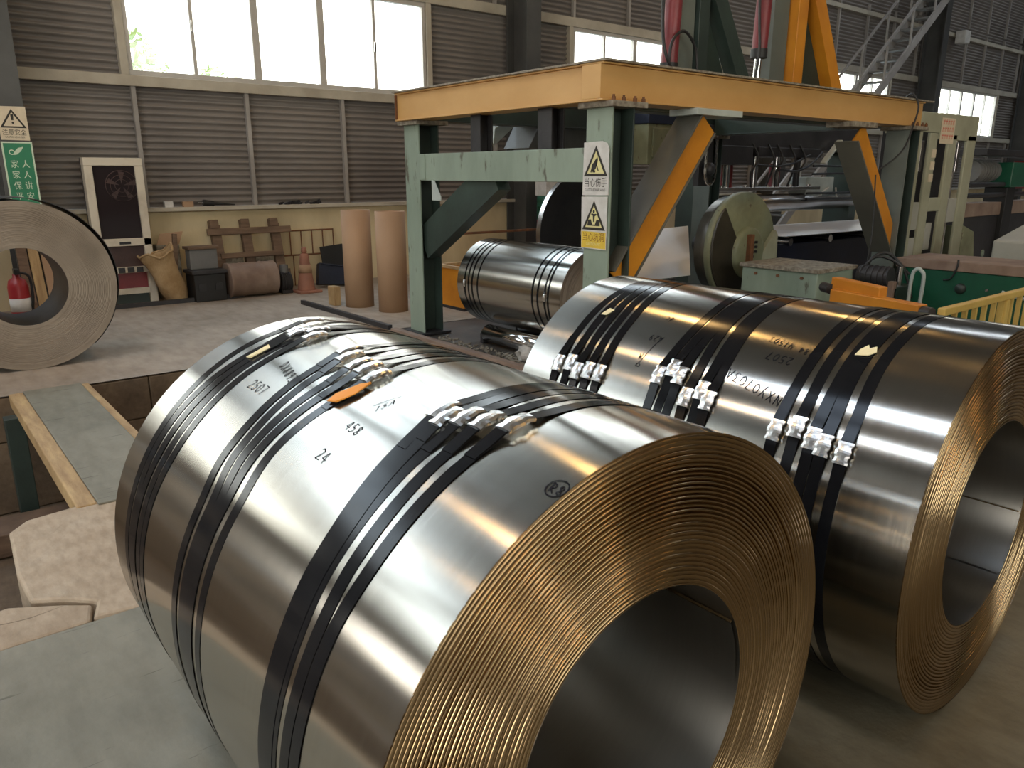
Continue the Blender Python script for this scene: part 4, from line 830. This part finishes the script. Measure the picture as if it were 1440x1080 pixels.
MB().box(6.985, 7.0, 2.405, 2.425, 0.42, 0.44).build('stud_bolt', 'steel', tk)
rl = thing('guard_rail', 'yellow guard rail with upright bars behind the right coil', 'railing', (5.2, 1.6, 0))
MB().box(4.08, 6.6, 1.58, 1.62, 0.66, 0.70).build('top_rail', 'rail_yellow', rl, 0.006); MB().box(4.08, 6.6, 1.585, 1.615, 0.10, 0.14).build('bottom_rail', 'rail_yellow', rl, 0.004)
for k in range(20):
    x = 4.12+0.13*k; MB().box(x-0.011, x+0.011, 1.589, 1.611, 0.14, 0.66).build('bar', 'rail_yellow', rl)
for x in (4.06, 4.92, 5.75, 6.58): MB().box(x-0.025, x+0.025, 1.575, 1.625, 0, 0.66).build('rail_post', 'rail_yellow', rl, 0.004)
ob = thing('swing_barrier', 'orange box-section barrier arm ending at the yellow guard rail', 'barrier', (4.18, 1.95, 0))
MB().obox((4.31,2.30,0.735), (4.18,1.95,0.725), (0,0,1), 0.06, 0.07).build('inner_arm', 'orange', ob, 0.006)
MB().obox((4.26,2.27,0.665), (4.075,1.69,0.665), (0,0,1), 0.07, 0.085).build('outer_arm', 'orange', ob, 0.006)
MB().cyl((4.27,2.30,0.70), (4.33,2.38,0.70), 0.03, None, 12).build('pivot', 'dark_metal', ob)
MB().cyl((4.075,1.69,0.67), (4.06,1.635,0.67), 0.03, None, 12).build('latch', 'dark_metal', ob)
MB().box(4.25, 4.31, 2.22, 2.28, 0, 0.63).build('arm_post', 'rail_yellow', ob, 0.004)
ds = thing('control_desk', 'grey control desk with a sloping button panel at the right edge', 'control desk', (8.4, 2.3, 0))
MB().prism([(0,0),(0.8,0),(0.8,0.90),(0,0.76)], ((8.0,1.7,0),(1,0,0),(0,0,1),(0,-1,0)), -1.08, 0).build('desk_body', 'desk', ds, 0.015)
for i in range(4):
    for j in range(3):
        x, y = 8.15+0.17*j, 2.55-0.16*i; z = 0.76+0.14*(x-8.0)/0.8
        MB().cyl((x,y,z), (x-0.004,y,z+0.03), 0.026, None, 12).build('push_button', 'brown_steel', ds)
# right-hand background machinery
mg = thing('gear_motor', 'green gear motor on a dark pedestal at the far right', 'machine', (12.6, 4.4, 0))
MB().box(12.4, 12.95, 4.2, 4.7, 1.18, 1.52).build('gearbox', 'green_panel', mg, 0.015); MB().cyl((11.6,4.45,1.40), (12.3,4.45,1.40), 0.14, None, 24).build('motor', 'grey_box', mg)
for q in range(6): MB().cyl((11.7+0.09*q,4.45,1.40), (11.73+0.09*q,4.45,1.40), 0.155, None, 24).build('cooling_fin', 'grey_box', mg)
MB().box(12.45, 12.75, 4.25, 4.55, 0, 1.18).build('pedestal', 'rubber', mg, 0.01); MB().box(11.4, 13.8, 4.2, 4.6, 1.60, 1.68).build('top_rail', 'dark_metal', mg, 0.006)
MB().box(13.25, 13.45, 4.2, 4.5, 1.15, 1.55).build('red_guard', 'red', mg, 0.01)
for z in (1.22, 1.08): MB().cyl((11.2,4.3,z), (14.2,4.3,z), 0.035, None, 12).build('pipe', 'dark_metal', mg)
MB().box(11.0, 14.5, 4.30, 4.55, 0.80, 0.98).build('bench_beam', 'brown_steel', mg, 0.006); MB().box(11.0, 14.5, 4.32, 4.52, 0.0, 0.80).build('bench_base', 'dark_metal', mg, 0.006)
gl = thing('green_guard', 'worn green sloping guard plate beside the press frame', 'guard', (9.65, 3.55, 0))
MB().prism([(0,0),(0.55,0),(0.30,0.72),(0,0.80)], ((9.45,3.6,0),(1,0,0),(0,0,1),(0,-1,0)), -0.2, 0).build('guard_plate', 'green_worn', gl, 0.01)
MB().cyl((9.55,3.40,0.5), (9.55,3.41,0.5), 0.04, None, 12).build('cover_disc', 'green', gl)
# staircase against the wall column in the third bay
sc_ = thing('steel_staircase', 'pale grey steel staircase climbing towards the crane track at the back', 'staircase', (14, 8.2, 0))
sl_ = 0.816; A0, B0 = (12.2, 0.0), (19.0, 5.55)
for y in (7.95, 8.45):
    MB().obox((12.2,y,0.05), (19.0,y,5.60), (0,0,1), 0.05, 0.16).build('stringer', 'stud', sc_, 0.004)
    MB().obox((12.2,y,0.85), (18.8,y,6.23), (0,0,1), 0.04, 0.04).build('handrail', 'stud', sc_)
    for k in range(8):
        x = 12.3+0.9*k; z = (x-12.2)*sl_+0.05; MB().obox((x,y,z), (x,y,z+0.85), (1,0,0), 0.035, 0.035).build('baluster', 'stud', sc_)
for k in range(24):
    x = 12.35+0.28*k; z = (x-12.2)*sl_+0.05; MB().box(x-0.11, x+0.11, 7.97, 8.43, z-0.015, z+0.015).build('tread', 'grey_box', sc_)
MB().box(18.9, 20.3, 7.9, 8.5, 5.52, 5.58).build('landing', 'grey_box', sc_); MB().box(20.24, 20.32, 8.5, 8.75, 5.40, 5.52).build('landing_bracket', 'grey_box', sc_)
# camera-like flood lamp box on the upper girt, small
fb = thing('wall_lamp', 'small pale flood lamp on the upper girt in the far bay', 'lamp', (22.0, 9.0, 4.6))
MB().box(21.8, 22.1, 8.95, 9.2, 4.55, 4.85).build('lamp_body', 'sign_white', fb, 0.02); MB().cyl((21.95,9.2,4.7), (21.95,9.24,4.7), 0.04, None, 10).build('bracket', 'dark_metal', fb)
# ================================================================== ALONG THE WALL, LEFT
cb_ = thing('display_cabinet', 'white framed cabinet with a dark glass front, leaning by the wall', 'cabinet', (1.95, 9.0, 0))
def fbox(x0, x1, z0, z1, y0=8.93, y1=9.05): return MB().box(x0, x1, y0, y1, z0, z1)
fbox(1.64, 2.20, 1.44, 1.52).build('frame_rail', 'cab_white', cb_, 0.006); fbox(1.64, 2.20, 0.62, 0.70).build('frame_rail', 'cab_white', cb_, 0.006)
fbox(1.64, 1.72, 0.70, 1.44).build('frame_stile', 'cab_white', cb_, 0.006); fbox(2.12, 2.20, 0.0, 1.44).build('frame_stile', 'cab_white', cb_, 0.006); fbox(1.64, 1.72, 0.0, 0.62).build('frame_stile', 'cab_white', cb_, 0.006)
gl_ = fbox(1.72, 2.12, 0.70, 1.44, 8.96, 8.97).build('glass_front', 'dark_glass', cb_)
for r in (0.155, 0.11, 0.065):
    MB().lathe([(r-0.003,-0.004),(r+0.003,-0.004),(r+0.003,0.0),(r-0.003,0.0)], (1.98,8.955,1.24), 40, 'Y').build('fan_ring', 'fan', cb_)
for k in range(5):
    a = 2*pi*k/5+0.3; MB().prism([(0.02*cos(a),0.02*sin(a)),(0.14*cos(a-0.25),0.14*sin(a-0.25)),(0.15*cos(a+0.15),0.15*sin(a+0.15))], ((1.98,8.958,1.24),(1,0,0),(0,0,1),(0,-1,0)), 0, 0.002).build('fan_blade', 'fan', cb_)
MB().box(1.88, 1.99, 8.922, 8.93, 0.64, 0.665).build('badge', 'rubber', cb_)
fbox(1.72, 2.12, 0.40, 0.62, 8.97, 8.98).build('lower_panel', 'fan', cb_); fbox(1.70, 2.14, 0.34, 0.40, 8.90, 9.05).build('shelf', 'cab_white', cb_, 0.004)
for x in (1.86, 1.95, 2.04): MB().box(x-0.033, x+0.033, 8.89, 8.90, 0.345, 0.40).build('socket', 'dark_metal', cb_, 0.003)
fbox(1.72, 2.12, 0.17, 0.34, 8.97, 8.98).build('lower_panel', 'red', cb_); fbox(1.70, 2.14, 0.11, 0.17).build('shelf', 'cab_white', cb_, 0.004); fbox(1.72, 2.12, 0, 0.11, 8.97, 8.98).build('lower_panel', 'green_dk', cb_)
fbox(1.64, 2.20, 0.0, 1.52, 9.05, 9.09).build('back_panel', 'dark_metal', cb_)
# woven sack, leaning
sk = MB(); n, m = 20, 14; vs = []; rr = random.Random(9)
for j in range(m+1):
    f = j/m; cx = 2.36-0.17*f; cz = 0.54*f; r = 0.095+0.075*f**0.6+0.012*sin(7*f)
    for i in range(n):
        a = 2*pi*i/n; q = r*(1+0.06*sin(3*a+5*f)+rr.uniform(-0.03, 0.03)); top = f*f*(0.05*cos(a)+0.035*sin(2*a+0.8)+0.02*sin(5*a))
        vs.append((cx+q*cos(a), 8.78+0.7*q*sin(a), max(0, cz+top)))
fs_ = [(j*n+i, j*n+(i+1) % n, (j+1)*n+(i+1) % n, (j+1)*n+i) for j in range(m) for i in range(n)] + [tuple(reversed(range(n)))]
skt = thing('woven_sack', 'open woven sack slumped on the floor beside the white cabinet', 'sack', (2.33, 8.78, 0))
so = MB().add(vs, fs_, True).build('sack_body', 'sack', skt); sm = so.modifiers.new('thick', 'SOLIDIFY'); sm.thickness = 0.008
rim = [vs[m*n+i] for i in range(n)]+[vs[m*n]]; MB().tube(rim, 0.012, 6).build('rolled_rim', 'sack', skt)
bx = thing('carton', 'grey open carton with a stick, standing behind the woven sack', 'box', (2.40, 9.14, 0))
MB().box(2.28, 2.52, 9.08, 9.24, 0, 0.60).build('carton_body', 'dust', bx, 0.005); MB().prism([(0,0),(0.24,0),(0.30,0.14),(0.05,0.12)], ((2.28,9.08,0.60),(1,0,0),(0,0.2,1),(0,-1,0)), 0, 0.004).build('flap', 'card', bx)
tag(MB().obox((2.40,8.96,0.0), (2.47,9.04,0.72), (0,1,0), 0.05, 0.03).build('wooden_stick', 'wood', None, 0.004), 'short wooden stick leaning on the grey carton', 'stick')
dc = thing('tool_chest', 'blackened low tool chest standing between sack and leaning pallet', 'chest', (2.78, 9.0, 0))
MB().box(2.50, 2.84, 8.60, 8.90, 0.0, 0.30).build('chest_body', 'rubber', dc, 0.01); MB().box(2.48, 2.86, 8.58, 8.92, 0.30, 0.34).build('chest_lid', 'dark_metal', dc, 0.008)
MB().box(2.52, 2.82, 8.74, 8.90, 0.34, 0.56).build('grey_bin', 'grey_box', dc, 0.01); MB().box(2.50, 2.84, 8.72, 8.92, 0.56, 0.59).build('bin_lid', 'wood', dc, 0.005)
for x in (2.58, 2.76): MB().box(x-0.04, x+0.04, 8.59, 8.60, 0.12, 0.2).build('latch', 'dark_metal', dc)
# leaning wooden pallet
pl = thing('wooden_pallet', 'old wooden pallet leaning upright against the cream wall', 'pallet', (3.3, 9.1, 0))
ln = Vector((0, 0.22, 1)).normalized()
def lean(x, s): return (x, 8.98+0.22*s*0.98, s*0.98)
for x in (2.95, 3.30, 3.66): MB().obox(lean(x, 0.05), lean(x, 0.80), (0,1,-0.2), 0.11, 0.07).build('bearer', 'wood', pl, 0.005)
for s_, a, b, h in ((0.73, 2.84, 3.84, 0.075), (0.45, 2.95, 3.70, 0.06), (0.22, 2.95, 3.75, 0.07)):
    p0, p1 = Vector(lean(a, s_)), Vector(lean(b, s_)); MB().obox(p0+Vector((0,-0.055,0)), p1+Vector((0,-0.055,0)), ln, 0.028, h).build('board', 'wood', pl, 0.004)
for x in (2.94, 3.30, 3.65): MB().obox(lean(x, 0.76), lean(x, 0.86), (0,1,-0.2), 0.10, 0.09).build('block', 'wood', pl, 0.005)
for (a, b) in ((3.02, 3.23), (3.38, 3.60)): MB().obox(lean(a, 0.36)+Vector((0,0.03,0)) if False else Vector(lean(a, 0.36))+Vector((0,0.03,0)), Vector(lean(b, 0.36))+Vector((0,0.03,0)), ln, 0.015, 0.16).build('back_board', 'dust', pl)
dr = thing('steel_drum', 'rusty steel drum lying on its side before the wooden pallet', 'drum', (3.16, 8.70, 0))
MB().lathe([(0,2.88),(0.186,2.88),(0.198,2.885),(0.198,2.90),(0.1884,2.91),(0.1884,3.03),(0.1956,3.045),(0.1884,3.06),(0.1884,3.26),(0.1956,3.275),(0.1884,3.29),(0.1884,3.40),(0.198,3.41),(0.198,3.425),(0.18,3.43),(0,3.43)], (0,8.70,0.20), 32, 'X').build('drum_body', 'brown_steel', dr)
MB().lathe([(0,3.43),(0.10,3.43),(0.10,3.46),(0.08,3.47),(0,3.47)], (0,8.70,0.20), 24, 'X').build('end_hub', 'dark_metal', dr)
mo = thing('motor_scrap', 'greasy old motor lying between rusty drum and traffic cone', 'motor', (3.56, 8.72, 0))
MB().cyl((3.49,8.72,0.13), (3.62,8.72,0.13), 0.12, None, 20).build('motor_body', 'dark_metal', mo); MB().box(3.49, 3.62, 8.62, 8.82, 0, 0.04).build('foot', 'dark_metal', mo, 0.004)
for q in range(5): MB().cyl((3.50+0.024*q,8.72,0.13), (3.51+0.024*q,8.72,0.13), 0.13, None, 20).build('cooling_fin', 'dark_metal', mo)
MB().cyl((3.56,8.70,0.24), (3.56,8.70,0.33), 0.05, None, 14).build('terminal_box', 'grey_box', mo)
# rusty grid frame on the wall
gr = thing('wire_grid', 'rusty barred grid frame leaning on the cream wall above the cone', 'grid', (4.1, 9.2, 0.35))
for z in (0.68, 0.38): MB().cyl((3.72,9.2,z), (4.46,9.2,z), 0.010, None, 8).build('grid_rail', 'rust', gr)
for k in range(6): MB().cyl((3.73+0.145*k,9.2,0.38), (3.73+0.145*k,9.2,0.68), 0.008, None, 8).build('grid_bar', 'rust', gr)
for x in (3.9, 4.3): MB().cyl((x,9.2,0.0), (x,9.2,0.38), 0.008, None, 8).build('grid_leg', 'rust', gr)
tc_ = thing('traffic_cone', 'dusty orange traffic cone standing left of the blue trays', 'traffic cone', (3.77, 8.58, 0))
MB().box(-0.14, 0.14, -0.14, 0.14, 0, 0.03).build('base', 'cone', tc_, 0.008, local=True)
MB().lathe([(0.105,0.03),(0.075,0.24),(0.07,0.25),(0.05,0.44),(0.035,0.46),(0.0,0.46)], (0,0,0), 28).build('cone_body', 'cone', tc_, local=True)
MB().lathe([(0.02,0.46),(0.035,0.475),(0.03,0.52),(0.018,0.53),(0,0.53)], (0,0,0), 16).build('top_ring', 'cone', tc_, local=True)
MB().lathe([(0.0765,0.235),(0.0815,0.235),(0.068,0.33),(0.062,0.33)], (0,0,0), 28).build('band', 'card', tc_, local=True)
tr = thing('parts_tray', 'navy blue parts tray tipped on its side right of the cone', 'tray', (4.28, 8.85, 0))
m = MB(); m.prism([(0,0.04),(0.46,0.0),(0.50,0.22),(0.06,0.30)], ((4.02,8.80,0.0),(1,0,0),(0,0.25,0.97),(0,-0.97,0.25)), 0, 0.02); m.build('tray_bottom', 'blue', tr, 0.004)
for (a, b) in (((4.02,8.80,0.05),(4.48,8.80,0.02)), ((4.08,8.875,0.29),(4.52,8.855,0.215)), ((4.02,8.80,0.05),(4.08,8.875,0.29)), ((4.48,8.80,0.02),(4.52,8.855,0.215))): MB().obox(a, b, (0,-1,0.25), 0.016, 0.08).build('tray_side', 'blue', tr)
tag(MB().obox((4.46,9.12,0.0), (4.42,9.16,0.48), (0,1,0), 0.36, 0.02).build('black_panel', 'rubber', None, 0.004), 'flat black panel leaning on the wall behind the navy tray', 'panel')
def core(x, y, label):
    t = thing('cardboard_core', label, 'cardboard tube', (x, y, 0))
    MB().lathe([(0.132,0.0),(0.150,0.0),(0.150,1.0),(0.132,1.0),(0.132,0.0)], (0,0,0), 48).build('tube_wall', 'card', t, local=True)
core(3.80, 7.30, 'tall brown cardboard core standing farther from the green post'); core(3.93, 6.82, 'tall brown cardboard core standing next to the rear green post')
tag(MB().box(3.58, 3.66, 7.46, 7.60, 0, 0.20).build('wood_offcut', 'wood_new', None, 0.004), 'small timber offcut at the foot of the cardboard core', 'timber')
tag(MB().obox((3.37,7.80,0.022), (3.385,5.95,0.022), (0,0,1), 0.045, 0.045).build('steel_bar', 'dark_metal', None, 0.004), 'long dark steel bar lying on the floor towards the wall', 'steel bar')
tag(MB().obox((3.39,5.90,0.012), (3.395,3.2,0.012), (0,0,1), 0.06, 0.03).build('floor_edge_angle', 'brown_steel', None, 0.003), 'flat steel edging along the oily floor in front of the gantry', 'edging')
tag(MB().obox((0.9,8.72,0.02), (3.05,8.66+0.02,0.02), (0,0,1), 0.05, 0.05).build('floor_rail', 'dark_metal', None, 0.004), 'dark steel rail on the floor in front of the cabinet and sack', 'rail')
# small things on the wall ledge
def led(x0, x1, z1, mat, name, label, cat): tag(MB().box(x0, x1, WALLY-0.085, WALLY-0.02, 1.0, z1).build(name, mat, None, 0.004), label, cat)
led(2.44, 2.53, 1.065, 'sign_white', 'small_box', 'small white box on the wall ledge', 'box'); led(2.64, 2.75, 1.06, 'card', 'small_box', 'small brown carton on the wall ledge', 'box')
tl = thing('grease_gun', 'black grease gun lying on the wall ledge', 'tool', (3.0, 9.18, 1.0))
MB().cyl((2.86,9.18,1.045), (2.98,9.18,1.03), 0.035, 0.03, 14).build('barrel', 'rubber', tl); MB().cyl((2.80,9.18,1.05), (2.86,9.18,1.045), 0.012, None, 10).build('nozzle', 'chrome', tl); MB().cyl((2.98,9.18,1.03), (3.22,9.18,1.015), 0.018, 0.008, 10).build('handle', 'rubber', tl)
m = MB(); rr = random.Random(4)
for i in range(40):
    x = rr.uniform(3.75, 4.3); s = rr.uniform(0.01, 0.03); m.obox((x, WALLY-rr.uniform(0.02,0.08), 1.0+s*0.5), (x+s*2, WALLY-0.05, 1.0+s*rr.uniform(0.5,1.6)), (0,0,1), s, s)
o = tag(m.build('ledge_scraps', 'dark_metal', None), 'pile of dark swarf on the wall ledge above the wooden pallet', 'scraps'); o['kind'] = 'stuff'
# behind the gantry, left
sd = thing('oil_drum', 'ribbed green oil drum standing on a red drum by the wall column', 'drum', (7.55, 8.5, 0.72))
MB().lathe([(0,0.0),(0.18,0.0),(0.185,0.01),(0.18,0.03),(0.18,0.09),(0.187,0.10),(0.18,0.11),(0.18,0.18),(0.187,0.19),(0.18,0.20),(0.18,0.27),(0.187,0.28),(0.18,0.29),(0.18,0.34),(0,0.34)], (0,0,0), 32).build('drum_body', 'rib_green', sd, local=True)
sd2 = thing('oil_drum', 'red oil drum under the ribbed green drum', 'drum', (7.55, 8.5, 0))
MB().lathe([(0,0.0),(0.18,0.0),(0.185,0.01),(0.18,0.03),(0.18,0.22),(0.187,0.23),(0.18,0.24),(0.18,0.46),(0.187,0.47),(0.18,0.48),(0.18,0.70),(0.185,0.71),(0.18,0.72),(0,0.72)], (0,0,0), 32).build('drum_body', 'red', sd2, local=True)
tag(MB().box(7.38, 7.72, 8.38, 8.62, 1.06, 1.30).build('white_carton', 'sign_white', None, 0.008), 'white carton on top of the green oil drum', 'box')
br = thing('barrier_rail', 'thin rusty barrier rail on posts behind the gantry', 'railing', (6.1, 8.0, 0))
MB().box(5.2, 7.0, 7.985, 8.015, 0.62, 0.65).build('rail', 'rust', br, 0.003)
for x in (5.25, 6.95): MB().box(x-0.02, x+0.02, 7.98, 8.02, 0, 0.62).build('rail_post', 'rust', br)
yb = thing('yellow_crate', 'yellow open crate behind the rear green post', 'crate', (4.75, 6.5, 0))
MB().box(4.45, 4.95, 6.3, 6.32, 0.03, 0.42).build('crate_side', 'orange', yb, 0.004); MB().box(4.45, 4.47, 6.32, 6.75, 0.03, 0.42).build('crate_side', 'orange', yb, 0.004); MB().box(4.93, 4.95, 6.32, 6.75, 0.03, 0.42).build('crate_side', 'orange', yb, 0.004); MB().box(4.47, 4.93, 6.73, 6.75, 0.03, 0.42).build('crate_side', 'orange', yb, 0.004)
MB().box(4.45, 4.95, 6.3, 6.75, 0.0, 0.03).build('crate_bottom', 'dark_metal', yb); 
for (a, b, c_, d) in ((4.43, 4.97, 6.28, 6.33), (4.43, 4.97, 6.72, 6.77), (4.43, 4.48, 6.33, 6.72), (4.92, 4.97, 6.33, 6.72)): MB().box(a, b, c_, d, 0.42, 0.45).build('rim', 'wood_new', yb, 0.003)
# seen through the eye of the big dull coil
fe = thing('fire_extinguisher', 'red fire extinguisher seen through the eye of the dull coil', 'fire extinguisher', (0.84, 8.25, 0))
MB().lathe([(0,0.0),(0.08,0.0),(0.085,0.02),(0.085,0.36),(0.07,0.42),(0.03,0.45),(0.03,0.48),(0,0.48)], (0,0,0), 28).build('cylinder', 'red_ext', fe, local=True)
MB().lathe([(0.0855,0.14),(0.0865,0.14),(0.0865,0.26),(0.0855,0.26)], (0,0,0), 28).build('paper_label', 'sign_white', fe, local=True)
MB().box(-0.02, 0.02, -0.10, 0.02, 0.48, 0.53).build('handle', 'rubber', fe, 0.004, local=True); hose([(0.84,8.22,0.50),(0.93,8.20,0.46),(0.94,8.20,0.3),(0.92,8.22,0.12)], 0.012, fe)
for i, (x, mt, lb) in enumerate(((0.955, 'wood', 'dark plank leaning on the wall column, seen through the dull coil'), (1.05, 'wood_new', 'pale plank leaning on the wall column behind the dull coil'), (1.15, 'card', 'reddish plank leaning on the wall column right of the pale one'))):
    tag(MB().obox((x,8.42,0.01), (x-0.01,8.715,1.05), (0,1,0), 0.085, 0.03).build('plank', mt, None, 0.004), lb, 'plank')
# ================================================================== PIT
bp = thing('bridge_plate', 'timber-edged concrete bridge plate laid across the pit', 'bridge plate', (0.645, 4.5, 0))
MB().box(0.50, 0.83, 3.40, 5.62, -0.055, 0.012).build('plate_top', 'floor_green', bp, 0.004)
MB().box(0.42, 0.50, 3.42, 5.60, -0.075, 0.010).build('timber_edge', 'wood_new', bp, 0.008); MB().box(0.83, 0.875, 3.42, 5.60, -0.075, 0.010).build('timber_edge', 'wood_new', bp, 0.008)
tag(MB().obox((0.40,5.30,-0.78), (0.40,5.30,-0.06), (1,0,0), 0.10, 0.10).build('pit_prop', 'green_dk', None, 0.004), 'dark green steel prop in the pit under the bridge plate', 'prop')
tag(MB().obox((0.10,5.05,-0.70), (1.0,5.0,-0.70), (0,0,1), 0.3, 0.14).build('pit_beam', 'wood', None, 0.008), 'old timber beam lying in the bottom of the pit', 'beam')
tag(MB().obox((-0.6,3.1,-0.60), (0.14,3.02,-0.60), (0,0,1), 0.16, 0.35).build('pit_beam', 'pit', None, 0.008), 'concrete beam in the pit beside the broken slab', 'beam')
